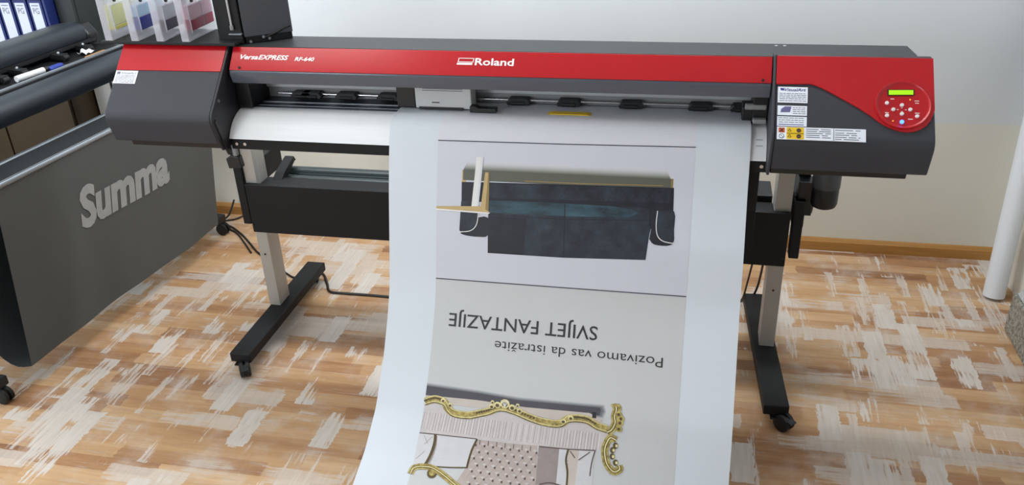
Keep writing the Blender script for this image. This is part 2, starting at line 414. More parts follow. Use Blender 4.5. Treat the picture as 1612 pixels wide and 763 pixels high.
# control panel
DC, DTR = (1.2035, .553), .2737
def disc_pt(a, rr, off): return hood_pt(DC[0]+rr*math.cos(a), DC[1]+rr*math.sin(a)/DTR, off)
cp = MB(); N = 64; prof = [(.0745, .0035), (.074, .0085), (.071, .0090), (.0665, .0050), (.064, .0046), (.0, .0046)]
vs = []; fs = []
for rr, off in prof[:-1]: vs += [disc_pt(2*math.pi*i/N, rr, off) for i in range(N)]
for j in range(len(prof)-2):
    fs += [(j*N+i, j*N+(i+1) % N, (j+1)*N+(i+1) % N, (j+1)*N+i) for i in range(N)]
fs.append(tuple((len(prof)-2)*N+i for i in range(N)))
cp.add(vs, fs, RED); CP = cp.build('control_panel', RH_, root=PR, smooth=40)
slope_poly(MB(), [(1.1635, .382), (1.2335, .374), (1.2333, .444), (1.1633, .452)], .0062, BLACKPL).build('display_bezel', CP, root=PR)
slope_poly(MB(), [(1.1665, .391), (1.2308, .3835), (1.2306, .4355), (1.1663, .4435)], .0070, LCD).build('display', CP, root=PR, label='lit green display')
def knob(x, t, rr, h, m, name, label=None, n=20):
    mb = MB(); vs = []
    for q, off in ((rr, .004), (rr, h*.8), (rr*.8, h)): vs += [hood_pt(x+q*math.cos(2*math.pi*i/n), t+q*math.sin(2*math.pi*i/n)/DTR, off) for i in range(n)]
    mb.add(vs, [(j*n+i, j*n+(i+1) % n, (j+1)*n+(i+1) % n, (j+1)*n+i) for j in range(2) for i in range(n)]+[tuple(range(2*n, 3*n))], m)
    return mb.build(name, CP, root=PR, smooth=50, label=label)
for x, t in [(1.1614, .5362), (1.2005, .5566), (1.1779, .6078), (1.2221, .6042), (1.2001, .6552), (1.161, .6791), (1.2395, .677)]:
    knob(x, t, .0054, .0095, BTN, 'button')
knob(1.1997, .7453, .0056, .0095, LEDB, 'power_button', 'glowing blue power button')
knob(1.2223, .4911, .0020, .0065, LEDY, 'indicator_light'); knob(1.1766, .7357, .0020, .0065, LEDY, 'indicator_light')
pm = MB()
for x, t, wd in [(1.176, .487, .010), (1.240, .503, .012), (1.240, .528, .010), (1.161, .645, .010), (1.240, .640, .012), (1.222, .71, .012), (1.1895, .606, .004), (1.2105, .606, .004), (1.2003, .586, .003), (1.2003, .628, .003)]:
    pm = MB(); slope_poly(pm, [(x-wd/2, t-.004), (x+wd/2, t-.004), (x+wd/2, t+.004), (x-wd/2, t+.004)], .0050, BTN)
    pm.build('panel_marking', CP, root=PR)

# stickers ---------------------------------------------------------
def sticker(parent, q, lines, label, extra=None, h=.0014):
    """q: x0, x1, t0, t1 on the sloping face; lines: rows (t fraction, x0 fraction, x1 fraction, thickness, material)"""
    x0, x1, t0, t1 = q; mb = MB()
    slope_poly(mb, [(x0, t0), (x1, t0), (x1, t1), (x0, t1)], h, STICK)
    for tf, a, b, th, mm in lines:
        xa, xb = x0+(x1-x0)*a, x0+(x1-x0)*b; tt = t0+(t1-t0)*tf
        slope_poly(mb, [(xa, tt-th), (xb, tt-th), (xb, tt+th), (xa, tt+th)], h+.0003, mm)
    if extra: extra(mb, x0, x1, t0, t1, h+.0004)
    return mb.build('sticker', parent, root=PR, label=label)
def rows(ts, a=.05, b=.95, th=.0036, mm=STEXT):
    out = []
    for t_ in ts:                              # small print: word-sized dashes
        xx = a
        while xx < b-.02:
            wd = random.uniform(.06, .2); out.append((t_, xx, min(xx+wd, b), th, mm)); xx += wd+.025
    return out
def vtext(mb, x0, x1, t0, t1, off):
    f = lambda x, yy: hood_pt(x, t0+(t1-t0)*.27-yy/DTR, off)
    put_text(mb, 'VisualArt', f, x0+.018, x1-.005, 0, .0095, SBLUE, .25, .012)
    slope_poly(mb, [(x0+.006, t0+.016), (x0+.016, t0+.016), (x0+.018, t0+.042), (x0+.008, t0+.042)], off+.0001, SBLUE)
sticker(RH_, (.868, .950, .372, .556), rows((.42, .53, .64, .75, .88)), 'white dealer sticker headed VisualArt', vtext)
def e2(mb, x0, x1, t0, t1, off):
    slope_poly(mb, [(x0+.010, t0+.04), (x0+.020, t0+.010), (x0+.038, t0+.010), (x0+.034, t0+.075), (x0+.008, t0+.078)], off, SVIOLET)
sticker(RH_, (.8685, .949, .5915, .702), rows((.2, .4, .6, .8), .52, .95), 'white sticker with a violet emblem', e2)
sticker(RH_, (.8683, .9488, .7166, .826), rows((.15, .38, .6), .04, .9)+[(.84, .04, .9, .004, SBLUE)], 'white sticker with lines of small print')
def e4(mb, x0, x1, t0, t1, off):
    h = t1-t0
    slope_poly(mb, [(x0+.026, t0+.004), (x0+.073, t0+.004), (x0+.073, t1-.004), (x0+.026, t1-.004)], off, SYEL)
    slope_poly(mb, [(x0+.004, t0+h*.08), (x0+.021, t0+h*.08), (x0+.021, t0+h*.46), (x0+.004, t0+h*.46)], off, SORG)
    o = off+.0003
    for s_ in (1, -1):                         # the crossed bars of the hazard mark
        xa, xb = (x0+.006, x0+.019) if s_ > 0 else (x0+.019, x0+.006)
        slope_poly(mb, [(xa, t0+h*.13), (xa+.003*s_, t0+h*.12), (xb, t0+h*.41), (xb-.003*s_, t0+h*.42)], o, SBLK)
    def ring(cx, ct, rr, mm, n=14, tri=False):
        k = 3 if tri else n
        slope_poly(mb, [(cx+rr*math.sin(2*math.pi*i/k), ct-rr*math.cos(2*math.pi*i/k)/DTR) for i in range(k)], o, mm)
    ring(x0+.0125, t0+h*.74, .0075, STEXT); o += .0002; ring(x0+.0125, t0+h*.74, .0055, STICK); o += .0002
    slope_poly(mb, [(x0+.007, t0+h*.64), (x0+.0085, t0+h*.62), (x0+.018, t0+h*.84), (x0+.0165, t0+h*.86)], o, STEXT)
    for tt in (.27, .74):
        ring(x0+.034, t0+h*tt, .006, SBLK, tri=True); ring(x0+.059, t0+h*tt, .0065, SBLK, n=7)
        o += .0002; ring(x0+.034, t0+h*(tt+.02), .0035, SYEL, tri=True)
        slope_poly(mb, [(x0+.057, t0+h*tt), (x0+.061, t0+h*tt), (x0+.0615, t0+h*(tt+.04)), (x0+.0565, t0+h*(tt+.04))], o, SORG)
    slope_poly(mb, [(x0+.027, t0+h*.5), (x0+.072, t0+h*.5), (x0+.072, t0+h*.52), (x0+.027, t0+h*.52)], o, SBLK)
    slope_poly(mb, [(x0+.152, t0+h*.03), (x0+.153, t0+h*.03), (x0+.153, t0+h*.97), (x0+.152, t0+h*.97)], o, STEXT)
sticker(RH_, (.8688, 1.1066, .836, .977), rows((.14, .30, .46, .62, .78), .33, .61, .0042)+rows((.14, .36, .52, .70, .86), .66, .94, .0042), 'long hazard sticker with yellow warning pictograms', e4)
def e5(mb, x0, x1, t0, t1, off):
    f = lambda x, yy: hood_pt(x, t0+(t1-t0)*.27-yy/DTR, off)
    put_text(mb, 'VisualArt', f, x0+.022, x1-.004, 0, .0080, STEXT, .2, .006)
    slope_poly(mb, [(x0+.006, t0+.016), (x0+.018, t0+.016), (x0+.018, t0+.05), (x0+.006, t0+.05)], off, STEXT)
sticker(LH, (-1.286, -1.203, .380, .557), rows((.36, .47, .58, .69, .80, .91), .06, .92), 'white dealer sticker on the left hood', e5)

# front cover -------------------------------------------------------
CV = [Vector((0, 1.2625)), Vector((-.040, 1.2175)), Vector((-.055, 1.1985)), Vector((-.056, 1.182)), Vector((-.047, 1.152))]
cvb = [(-.030, 1.155), (-.028, 1.19), (.02, 1.245)]
FC = MB().prism([tuple(q) for q in CV[:3]]+[(-.035, 1.196), (.01, 1.25)], X1+.014, X2-.007, RED).build('front_cover', PR, bevel=.0015, smooth=20)
MB().prism([tuple(CV[2]+Vector((.0015, -.0005))), tuple(CV[3]), tuple(CV[4]), (-.038, 1.153), (-.04, 1.195)], X1+.014, X2-.007, SMOKE).build('smoked_window', FC, root=PR, bevel=.002, smooth=40)
fd = (CV[1]-CV[0]); fl = fd.length; fdn = fd.normalized(); fn_ = Vector((fdn.y, -fdn.x)); fn_ = fn_ if fn_.y > 0 else -fn_
def cov_pt(x, s, off=.0008):
    q = CV[0]+fdn*s+fn_*off; return Vector((x, q.x, q.y))
lt = MB(); fcov = lambda x, yy: cov_pt(x, .0475-yy)
put_text(lt, 'Roland', fcov, -.044, .080, 0, .0228, WHITEPL, 0, .020)
for a, b, s0, s1 in ((-.098, -.048, .0245, .0265), (-.100, -.050, .0370, .0395), (-.1015, -.0515, .0415, .0475)):
    lt.add([cov_pt(a, s0), cov_pt(b, s0), cov_pt(b-.0008, s1), cov_pt(a-.0008, s1)], [(0, 1, 2, 3)], WHITEPL)
for a in (-.098, -.050):
    lt.add([cov_pt(a, .0245), cov_pt(a+.0025, .0245), cov_pt(a+.0005, .0395), cov_pt(a-.002, .0395)], [(0, 1, 2, 3)], WHITEPL)
lt.build('lettering', FC, root=PR)
lt = MB(); fcov = lambda x, yy: cov_pt(x, .0445-yy)
put_text(lt, 'Versa', fcov, -.846, -.782, 0, .0155, WHITEPL, .3, .028)
put_text(lt, 'EXPRESS', fcov, -.781, -.674, 0, .0155, WHITEPL, .3, .026)
lt.build('lettering', FC, root=PR); lt = MB(); put_text(lt, 'RF-640', fcov, -.651, -.583, -.002, .0125, WHITEPL, .2, .026)
lt.build('lettering', FC, root=PR)
for x in (-.843, .826): MB().rod((x, -.046, 1.2035), (x, -.052, 1.2075), .004, RUBBER).build('screw', FC, root=PR)

# rear housing and the inside ---------------------------------------
hb = MB(); deck = [(-1.250, .155), (1.248, .155), (1.256, .06), (1.256, .012), (-1.256, .012), (-1.256, .06)]
hb.prism(deck, 1.235, 1.2605, DECKGREY, axis='Z'); hb.box(-1.24, 1.24, .125, .155, 1.06, 1.236, DECKGREY)
RHOU = hb.build('rear_housing', PR, bevel=.003)
for x in (.868, .893): MB().rod((x, .125, 1.2600), (x, .125, 1.2625), .005, STEEL).build('screw', RHOU, root=PR, smooth=40)
pl = MB(); pl.box(X1+.02, X2-.02, 0.0, .125, 1.035, 1.0555, PLATEM)
for yy in (.018, .05, .058): pl.box(X1+.05, X2-.03, yy, yy+.003, 1.0550, 1.0562, GROOVE)
pl.build('platen', PR, bevel=.001)
apr = arc(Vector((.015, 1.0545)), Vector((-.082, 1.051)), Vector((-.119, .981)), 14)
ap = MB().prism([tuple(q) for q in apr]+[(-.114, .979), (0, 1.03), (.01, 1.036)], X1+.004, X2-.005, ALU)
AP = ap.build('aluminium_apron', PR, smooth=30)
mk = MB()
for k in (7.6, 9.6):
    i = int(k); q = apr[i]+(apr[i+1]-apr[i])*(k-i); q2 = apr[i]+(apr[i+1]-apr[i])*(k-i+.14)
    mk.add([(.822, q.x-.0012, q.y+.0008), (.842, q.x-.0012, q.y+.0008), (.842, q2.x-.0012, q2.y+.0008), (.822, q2.x-.0012, q2.y+.0008)], [(0, 1, 2, 3)], STEXT)
mk.build('guide_mark', AP, root=PR)
MB().box(X1+.004, X2+.01, -.112, -.02, .942, .979, BLACK).build('front_beam', PR, bevel=.002)
for x in (-.868, -.838, .842): MB().rod((x, -.110, .962), (x, -.1155, .962), .0055, STEEL).build('screw', PR, smooth=40)
ra = MB(); ra.box(X1+.02, X2-.02, .100, .126, 1.095, 1.236, RAILGREY); ra.box(X1+.02, X2-.02, .112, .126, 1.056, 1.096, RAILDARK)
ra.box(X1+.06, X2-.06, .090, .101, 1.118, 1.123, RAILDARK)
ra.build('carriage_rail', PR, bevel=.001)
MB().rod((X1+.10, .092, 1.076), (X2-.05, .092, 1.076), .0040, STEEL).build('pinch_shaft', PR, smooth=40)
for x in (-.700, -.665, -.535, -.385, .068, .235, .436, .655, .785):
    b = MB(); b.prism([(-.04, 1.074), (-.03, 1.086), (.03, 1.086), (.04, 1.074), (.036, 1.064), (-.036, 1.064)], .072, .104, BLACKPL, axis='Y')
    for i in range(len(b.v)): b.v[i].x += x
    pr_ = b.build('pinch_roller', PR, bevel=.002)
    MB().rod((x-.022, .076, 1.0705), (x+.022, .076, 1.0705), .0078, RUBBER).build('roller_wheel', pr_, root=PR, smooth=40)
MB().box(X1+.003, X1+.055, -.02, .12, 1.056, 1.175, BLACKPL).build('end_block', PR, bevel=.004)
eb = MB(); eb.box(.808, X2-.005, -.01, .12, 1.063, 1.150, BLACKPL); eb.box(.778, .81, .0, .07, 1.064, 1.105, BLACKPL)
eb.rod((.785, -.004, 1.110), (.848, -.004, 1.110), .010, RAILDARK); eb.box(.81, .85, -.03, -.008, 1.064, 1.078, RAILDARK)
eb.build('end_block', PR, bevel=.003)
CA = MB().box(-.262, -.072, .004, .068, 1.068, 1.150, CARR).build('print_carriage', PR, bevel=.004)
MB().box(-.328, -.263, .010, .068, 1.066, 1.150, BLACKPL).build('carriage_end', CA, root=PR, bevel=.004)
c2 = MB(); c2.box(-.250, -.10, .0005, .005, 1.0655, 1.074, BLACKPL)
for z in (1.128, 1.134): c2.box(-.235, -.10, .003, .005, z, z+.0018, STEXT)
c2.box(-.205, -.18, .002, .005, 1.088, 1.0905, BLACKPL)
c2.build('carriage_detail', CA, root=PR)
MB().prism([(-.075, 1.0635), (-.075, 1.084), (-.055, 1.084), (-.045, 1.078), (.012, 1.078), (.012, 1.0635)], -.012, .016, BLACKPL, axis='Y').build('media_clamp', PR, bevel=.002)
MB().prism([(.178, 1.063), (.193, 1.066), (.303, 1.066), (.318, 1.063)], -.004, .024, SYEL, axis='Y').build('edge_clip', PR, bevel=.001, label='yellow clip on the sheet')

# latch under the left hood and the front bar right ------------------
la = MB(); la.prism([(-.175, 1.07), (-.185, 1.062), (-.16, .985), (-.135, .93), (-.12, .925), (-.118, .945), (-.15, 1.0)], X1-.004, X1+.006, BLACKPL)
la.build('cover_lever', PR, bevel=.002)
lv = MB(); lv.rod((-.900, -.08, .965), (-.900, -.08, .905), .010, RODM); lv.prism([(-.935, .855), (-.940, .892), (-.915, .905), (-.890, .900), (-.885, .860)], -.085, -.06, BLACKPL, axis='Y')
lv.build('sheet_lever', PR, bevel=.003)
fb = MB(); fb.box(.812, .842, -.085, -.05, .80, .945, BLACK); fb.box(.815, .842, -.075, .0, .66, .80, BLACK); fb.box(.815, .842, -.02, .225, .62, .66, BLACK)
fb.build('front_bracket', PR, bevel=.002)
# stand ---------------------------------------------------------------
PXL, PXR = (-1.077, -1.029), (.932, .986)
for a, b in (PXL, PXR):
    q = MB(); q.box(a, b, .235, .325, .088, .975, POST)
    q.box(a-.0006, a+.0006, .262, .266, .1, .97, RAILGREY); q.box(b-.0006, b+.0006, .262, .266, .1, .97, RAILGREY)
    po = q.build('stand_post', PR, bevel=.004, seg=3)
    MB().rod(((a+b)/2, .236, .335), ((a+b)/2, .232, .335), .004, BLACKPL).build('screw', po, root=PR)
def foot(cx, cy, ang):
    R = Matrix.Translation((cx, cy, 0)) @ Matrix.Rotation(ang, 4, 'Z')
    b = MB().box(-.0425, .0425, -.371, .371, .050, .090, BLACK); b.v = [R @ v for v in b.v]
    fo = b.build('stand_foot', PR, bevel=.004)
    for s_, tw in ((-1, .55 if cx < 0 else .75), (1, -.3)):
        big = s_ < 0; R0 = .031 if big else .0255; sy = s_*(.352 if big else .325)
        c = MB(); c.rod((0, sy, .052), (0, sy, .040), .016, BLACKPL)
        d = Vector((math.sin(tw), math.cos(tw)*s_, 0)); o_ = Vector((0, sy, R0+.0007))+d*(.040 if big else .012); ax = Vector((d.y, -d.x, 0))
        if big: c.box(-.020, .020, sy-.035, sy+.01, .044, .0495, BLACKPL)
        k = R0/.0255
        c.lathe(o_-ax*.017*k, ax, [(h*k, q*k) for h, q in [(0, .020), (.002, .0255), (.013, .0255), (.015, .012), (.019, .012), (.021, .0255), (.032, .0255), (.034, .020)]], RUBBER)
        if big:                                # brake tab and fork cover
            t_ = o_+d*R0*.9+Vector((0, 0, R0*.55))
            c.add([t_+ax*.014+d*.012, t_-ax*.014+d*.012, t_-ax*.014-d*.02+Vector((0, 0, .008)), t_+ax*.014-d*.02+Vector((0, 0, .008))]+[q+Vector((0, 0, -.004)) for q in (t_+ax*.014+d*.012, t_-ax*.014+d*.012, t_-ax*.014-d*.02+Vector((0, 0, .008)), t_+ax*.014-d*.02+Vector((0, 0, .008)))], [(0, 1, 2, 3), (7, 6, 5, 4), (0, 4, 5, 1), (1, 5, 6, 2), (2, 6, 7, 3), (3, 7, 4, 0)], BLACKPL)
        c.lathe(o_-ax*.0205, ax, [(0, .006), (.041, .006)], RODM, 12)
        for e in (-1, 1): c.add([Vector((v[0], v[1], v[2])) for v in [o_+ax*e*.003+d*.02+Vector((0, 0, .022)), o_+ax*e*.003-d*.025+Vector((0, 0, .022)), o_+ax*e*.003-d*.012-Vector((0, 0, .006)), o_+ax*e*.003+d*.006-Vector((0, 0, .006))]], [(0, 1, 2, 3)], BLACKPL)
        c.v = [R @ v for v in c.v]
        c.build('caster', fo, root=PR, smooth=40)
foot(-1.0318, .2462, 0.0); foot(.9519, .2462, math.radians(3.65))
# take-up box between the legs
tk = MB(); tk.box(-1.073, .985, .214, .2345, .446, .656, BLACK)
tk.box(-1.028, .931, .2345, .325, .50, .645, BLACK)
TK = tk.build('take_up_box', PR, bevel=.003)
for x in (-1.066, .975):
    MB().rod((x, .215, .48), (x, .2105, .48), .004, BLACKPL).build('screw', TK, root=PR)
ro = MB(); ro.rod((-1.02, .43, .618), (.93, .43, .618), .030, GREENGREY, n=24)
ro.build('media_roller', PR, smooth=40)
r2 = MB(); r2.rod((-1.02, .37, .612), (.93, .37, .612), .024, GREENGREY, n=24); r2.build('media_roller', PR, smooth=40)
for x in (-1.112, .995):                       # hanging side plates behind the posts
    q = MB(); q.box(x, x+.034, .22, .27, .478, .955 if x < 0 else .70, BLACK); q.box(x-.002, x+.036, .225, .55, .60, .70, BLACK)
    q.build('roll_bracket', PR, bevel=.003)
ar_ = MB().prism([(.27, .63), (.33, .665), (.43, .695), (.445, .672), (.43, .672), (.36, .640), (.30, .61)], -.995, -.955, BLACK)
ar_.build('holder_arm', PR, bevel=.003)
rc = MB(); rc.box(1.003, 1.055, .24, .30, .70, .765, BLACKPL); rc.box(1.02, 1.06, .28, .33, .62, .70, BLACKPL)
rc.prism([(1.02, .685), (1.050, .70), (1.068, .67), (1.064, .625), (1.054, .628), (1.052, .66), (1.03, .665)], .29, .30, BLACKPL, axis='Y')
rc.build('roll_clamp', PR, bevel=.003)
re_ = MB(); re_.box(.862, .930, .335, .47, .565, .665, BLACKPL); re_.box(.846, .872, .36, .44, .58, .64, BLACKPL); re_.build('roll_end_stop', PR, bevel=.003)
MB().box(1.004, 1.046, .30, .306, .70, .955, GREENGREY).build('rear_plate', PR, bevel=.001)
# waste ink bottle
wb = MB(); wc = (1.090, .245)
wb.lathe((wc[0], wc[1], .676), (0, 0, 1), [(0, .030), (.006, .040), (.018, .0445), (.085, .0445), (.088, .041), (.150, .041)], BLACKPL, 28)
WB = wb.build('waste_ink_bottle', PR, smooth=35)
cp_ = MB(); n = 28
cp_.lathe((wc[0], wc[1], .753), (0, 0, 1), [(0, .0462), (.055, .0462), (.060, .043), (.227, .043)], mat('bottle_cap_grey', (62, 62, 63), .5), 28)
cp_.build('bottle_cap', WB, root=PR, smooth=35)

# ------------------------------------------------------------------ the printed banner
XL, XR = -.321, .806
PLp = [(.095, 1.062), (.06, 1.062), (-.02, 1.062), (-.06, 1.060), (-.097, 1.036), (-.13, .961), (-.17, .844), (-.216, .681), (-.246, .578), (-.268, .517), (-.311, .444), (-.383, .339), (-.497, .217), (-.627, .143), (-.743, .11), (-.85, .07), (-.93, .03), (-.985, .005)]
PRp = [(.095, 1.062), (.06, 1.062), (-.060, 1.062), (-.119, 1.012), (-.162, .903), (-.261, .742), (-.313, .597), (-.412, .436), (-.511, .277), (-.572, .126), (-.62, .03), (-.66, .006), (-.8, .004), (-1.0, .004)]
def path(P, off):
    P = [Vector(q) for q in P]; d = [0]
    for a, b in zip(P, P[1:]): d.append(d[-1]+(b-a).length)
    def raw(s):
        s = min(max(s, 0), d[-1])
        for i in range(len(P)-1):
            if s <= d[i+1] or i == len(P)-2: return P[i]+(P[i+1]-P[i])*((s-d[i])/(d[i+1]-d[i]))
    n = 400; L = d[-1]; Q = [raw(L*i/(n-1)) for i in range(n)]; K = [math.exp(-(-2+4*i/24)**2) for i in range(25)]; sk_ = sum(K)
    def ext(i): return Q[i] if 0 <= i < n else (Q[0]*2-Q[-i] if i < 0 else Q[-1]*2-Q[2*n-2-i])
    S_ = [sum((ext(i+j-12)*K[j] for j in range(25)), Vector((0, 0)))/sk_ for i in range(n)]
    e = [0]
    for a, b in zip(S_, S_[1:]): e.append(e[-1]+(b-a).length)
    import bisect
    def at(s):
        s = s-off
        if s <= 0: return S_[0]+(S_[1]-S_[0])*(s/(e[1]-e[0]))
        i = min(bisect.bisect_right(e, s)-1, n-2)
        return S_[i]+(S_[i+1]-S_[i])*min((s-e[i])/(e[i+1]-e[i]), 1.0)
    return at, e[-1]+off
OFF = .125                                    # the print coordinates start a little further back in the machine
pL, lenL = path(PLp, OFF); pR, lenR = path(PRp, OFF)
def sheet(a, s, off=0.0):
    def P_(a, s):
        l, r_ = pL(s), pR(s); q = l+(r_-l)*a; return Vector((XL+(XR-XL)*a, q.x, q.y))
    q = P_(a, s)
    if off:
        nn = (P_(a, s+.004)-P_(a, s-.004)).cross(P_(min(a+.01, 1.02), s)-P_(a-.01, s)).normalized()
        if nn.y > .3 or (abs(nn.y) <= .3 and nn.z < 0): nn = -nn
        q = q+nn*off
    return q
BN = thing('printed_banner', 'long white printed sheet with sofa pictures hanging from the red printer to the floor', 'poster', (.24, -.3, 0))
sh = MB(); NS = 110; s_end = min(lenL, lenR)
sh.grid(lambda a, s: sheet(a, s), [i/24 for i in range(25)], [OFF]+[k*.01 for k in range(13, int(s_end*100)+1)], PAPER)
sh.build('paper_sheet', BN, smooth=60)
def clip(poly, axis, val, keep_less):
    out = []; n = len(poly)
    for i in range(n):
        A, B_ = poly[i], poly[(i+1) % n]; da = A[axis]-val; db = B_[axis]-val
        ia = da <= 0 if keep_less else da >= 0; ib = db <= 0 if keep_less else db >= 0
        if ia: out.append(A)
        if ia != ib:
            t = da/(da-db); out.append((A[0]+(B_[0]-A[0])*t, A[1]+(B_[1]-A[1])*t))
    return out
from mathutils.geometry import tessellate_polygon
def patch(mb, poly, m, off=.0009, band=.01):
    tris = tessellate_polygon([[Vector((a*1.127, s, 0)) for a, s in poly]])
    for tr in tris:
        tp = [poly[i] for i in tr]; lo = min(q[1] for q in tp); hi = max(q[1] for q in tp)
        k0 = math.floor(lo/band); k1 = math.ceil(hi/band)
        for k in range(k0, max(k1, k0+1)):
            c = clip(clip(tp, 1, k*band, False), 1, (k+1)*band, True)
            if len(c) < 3: continue
            j0 = math.floor(min(q[0] for q in c)*24); j1 = math.ceil(max(q[0] for q in c)*24)
            for j in range(j0, max(j1, j0+1)):
                e = clip(clip(c, 0, j/24, False), 0, (j+1)/24, True)
                if len(e) >= 3: mb.add([sheet(a, s, off) for a, s in e], [tuple(range(len(e)))], m)
def quad(mb, a0, a1, s0, s1, m, off=.0009): patch(mb, [(a0, s0), (a1, s0), (a1, s1), (a0, s1)], m, off)
def stroke(mb, pts, wd, m, off=.0014, close=False):
    """a line of width wd (metres) along points (a, s)"""
    P = [Vector((a*1.127, s)) for a, s in pts]; W = wd if isinstance(wd, (list, tuple)) else [wd]*len(P); L = []; R = []
    for i, q in enumerate(P):
        d = (P[min(i+1, len(P)-1)]-P[max(i-1, 0)]).normalized(); n_ = Vector((-d.y, d.x))*W[i]/2
        L.append(q+n_); R.append(q-n_)
    for i in range(len(P)-1):
        patch(mb, [(v.x/1.127, v.y) for v in (L[i], L[i+1], R[i+1], R[i])], m, off)
def smooth_line(pts, sub=5):
    P = [Vector(q) for q in pts]; Q = []
    for i in range(len(P)-1):
        p0, p1, p2, p3 = P[max(i-1, 0)], P[i], P[i+1], P[min(i+2, len(P)-1)]
        for j in range(sub):
            t = j/sub; Q.append(tuple(0.5*((2*p1)+(p2-p0)*t+(2*p0-5*p1+4*p2-p3)*t*t+(3*p1-p0-3*p2+p3)*t**3)))
    Q.append(tuple(P[-1])); return Q
def blob(mb, ca, cs, ra, rs, m, off=.0014, n=10):
    patch(mb, [(ca+ra*math.cos(2*math.pi*i/n)/1.127, cs+rs*math.sin(2*math.pi*i/n)) for i in range(n)], m, off)
A0, A1 = .1455, .8590
bg = MB(); quad(bg, A0, A1, .20, .353, PBG0, .0004); quad(bg, A0, A1, .353, .805, PBG1, .0004); quad(bg, A0, A1, .805, 1.62, PBG2, .0004)
bg.build('printed_ground', BN)
for q, wd in (([(A0, .3575), (.5, .3545), (A1, .3485)], .0028), ([(A0, .8075), (.5, .8045), (A1, .8010)], .0032)):
    ln = MB(); stroke(ln, q, wd, PLINE); ln.build('printed_rule', BN)
def text_w(t_):
    q = [v.x for v in text_mesh(t_, 0, .004)[0]]; return max(q)-min(q)
WH_ = text_w('SVIJET FANTAZIJE')
for wd_, xa, xb in (('SVIJET', 0, .434*text_w('SVIJET')/WH_), ('FANTAZIJE', .434*(1-text_w('FANTAZIJE')/WH_), .434)):
    tx = MB(); put_text(tx, wd_, lambda x, yy: sheet(.626-x, .9175+yy, .0012), xa, xb, 0, .042, PTEXT, 0, .004)
    tx.build('printed_heading', BN)
tx = MB(); put_text(tx, 'Pozivamo vas da istražite', lambda x, yy: sheet(.8085-x, .9925+yy, .0012), 0, .473, 0, .0300, PTEXT, 0, -.004)
tx.build('printed_invitation_line', BN)
# picture 1: dark blue sofa bed, upside down
s1 = MB()
for k in range(9):
    f_ = k/8; c_ = tuple(int(206+(88-206)*f_**1.9+d) for d in (0, 0, 8-20*f_))
    quad(s1, .222+.012*(1-f_), .800-.014*(1-f_), .418+.0035*k, .48, mat('print_olive_shade_%d' % k, c_, .5, var=.05), .0006+.00004*k)
quad(s1, .219, .231, .448, .487, PWOOD); quad(s1, .796, .806, .446, .476, PWOOD2)
stroke(s1, [(.40, .474), (.55, .4735), (.78, .468)], .003, PWOOD2, .0012)
patch(s1, [(.2185, .486), (.30, .4835), (.5, .479), (.809, .473), (.811, .545), (.765, .548), (.755, .541), (.30, .546), (.2195, .55)], PSOFA3, .0010)
patch(s1, [(.30, .488), (.80, .476), (.80, .520), (.30, .532)], PSOFA, .0011)
for i in range(9):
    a_ = .50+.033*i
    stroke(s1, [(a_, .479), (a_+.028, .524)], .0016, PSOFA3, .0013); stroke(s1, [(a_+.028, .479), (a_, .524)], .0016, PSOFA3, .0013)
patch(s1, [(.299, .542), (.758, .538), (.757, .590), (.748, .6344), (.299, .648)], PSOFA, .0011)
patch(s1, [(.302, .540), (.52, .5375), (.65, .539), (.70, .545), (.72, .556), (.69, .570), (.52, .578), (.302, .579)], PSOFA2, .0013)
patch(s1, [(.745, .536), (.775, .536), (.775, .600), (.757, .605), (.750, .59)], PSOFA3, .0012)
patch(s1, [(.299, .592), (.7545, .580), (.7453, .6974), (.52, .7085), (.3005, .7105)], PSOFA, .0012)
patch(s1, [(.299, .592), (.41, .590), (.405, .708), (.3005, .7105)], PSOFA3, .00125)
stroke(s1, [(.5165, .533), (.518, .60), (.5195, .708)], .0032, PSOFA3, .0016)
stroke(s1, [(.30, .585), (.5, .588), (.755, .576)], .003, PSOFA3, .0016)
stroke(s1, [(.30, .539), (.5, .533), (.76, .529)], .004, PSOFA3, .0016)
patch(s1, smooth_line([(.2185, .548), (.268, .548), (.270, .60), (.265, .632), (.245, .647), (.2203, .648), (.2150, .640)], 3), PSOFA, .0013)
patch(s1, smooth_line([(.262, .60), (.298, .596), (.300, .652), (.275, .660), (.235, .658), (.2185, .650), (.255, .642)], 3), PSOFA3, .00125)
stroke(s1, smooth_line([(.2690, .545), (.269, .60), (.262, .628), (.245, .643), (.217, .6475)]), .0026, PWHITE, .0018)
patch(s1, smooth_line([(.770, .548), (.813, .544), (.816, .600), (.817, .637), (.800, .640), (.778, .628), (.768, .60)], 3), PSOFA, .0013)
patch(s1, smooth_line([(.757, .59), (.770, .60), (.782, .634), (.816, .640), (.800, .650), (.765, .648), (.752, .632)], 3), PSOFA3, .00125)
stroke(s1, smooth_line([(.7695, .545), (.768, .590), (.774, .622), (.790, .637), (.817, .6415)]), .0026, PWHITE, .0018)
patch(s1, [(.2600, .405), (.2740, .405), (.2640, .566), (.2490, .566)], PWHITE, .0019)
patch(s1, [(.2740, .405), (.2800, .405), (.2700, .560), (.2640, .566)], PBG0, .0019)
patch(s1, [(.2860, .452), (.2950, .452), (.2900, .575), (.2760, .570)], PWOOD, .0019)
patch(s1, [(.2950, .452), (.2985, .455), (.3000, .578), (.2900, .575)], PWOOD2, .0019)
patch(s1, [(A0, .5680), (.2750, .5610), (.3040, .5785), (.2850, .5790), (A0, .5760)], PWOOD, .0021)
patch(s1, [(A0, .5760), (.2850, .5790), (.3050, .5800), (.3000, .5840), (A0, .5810)], PWHITE, .0021)
s1.build('sofa_bed_picture', BN)
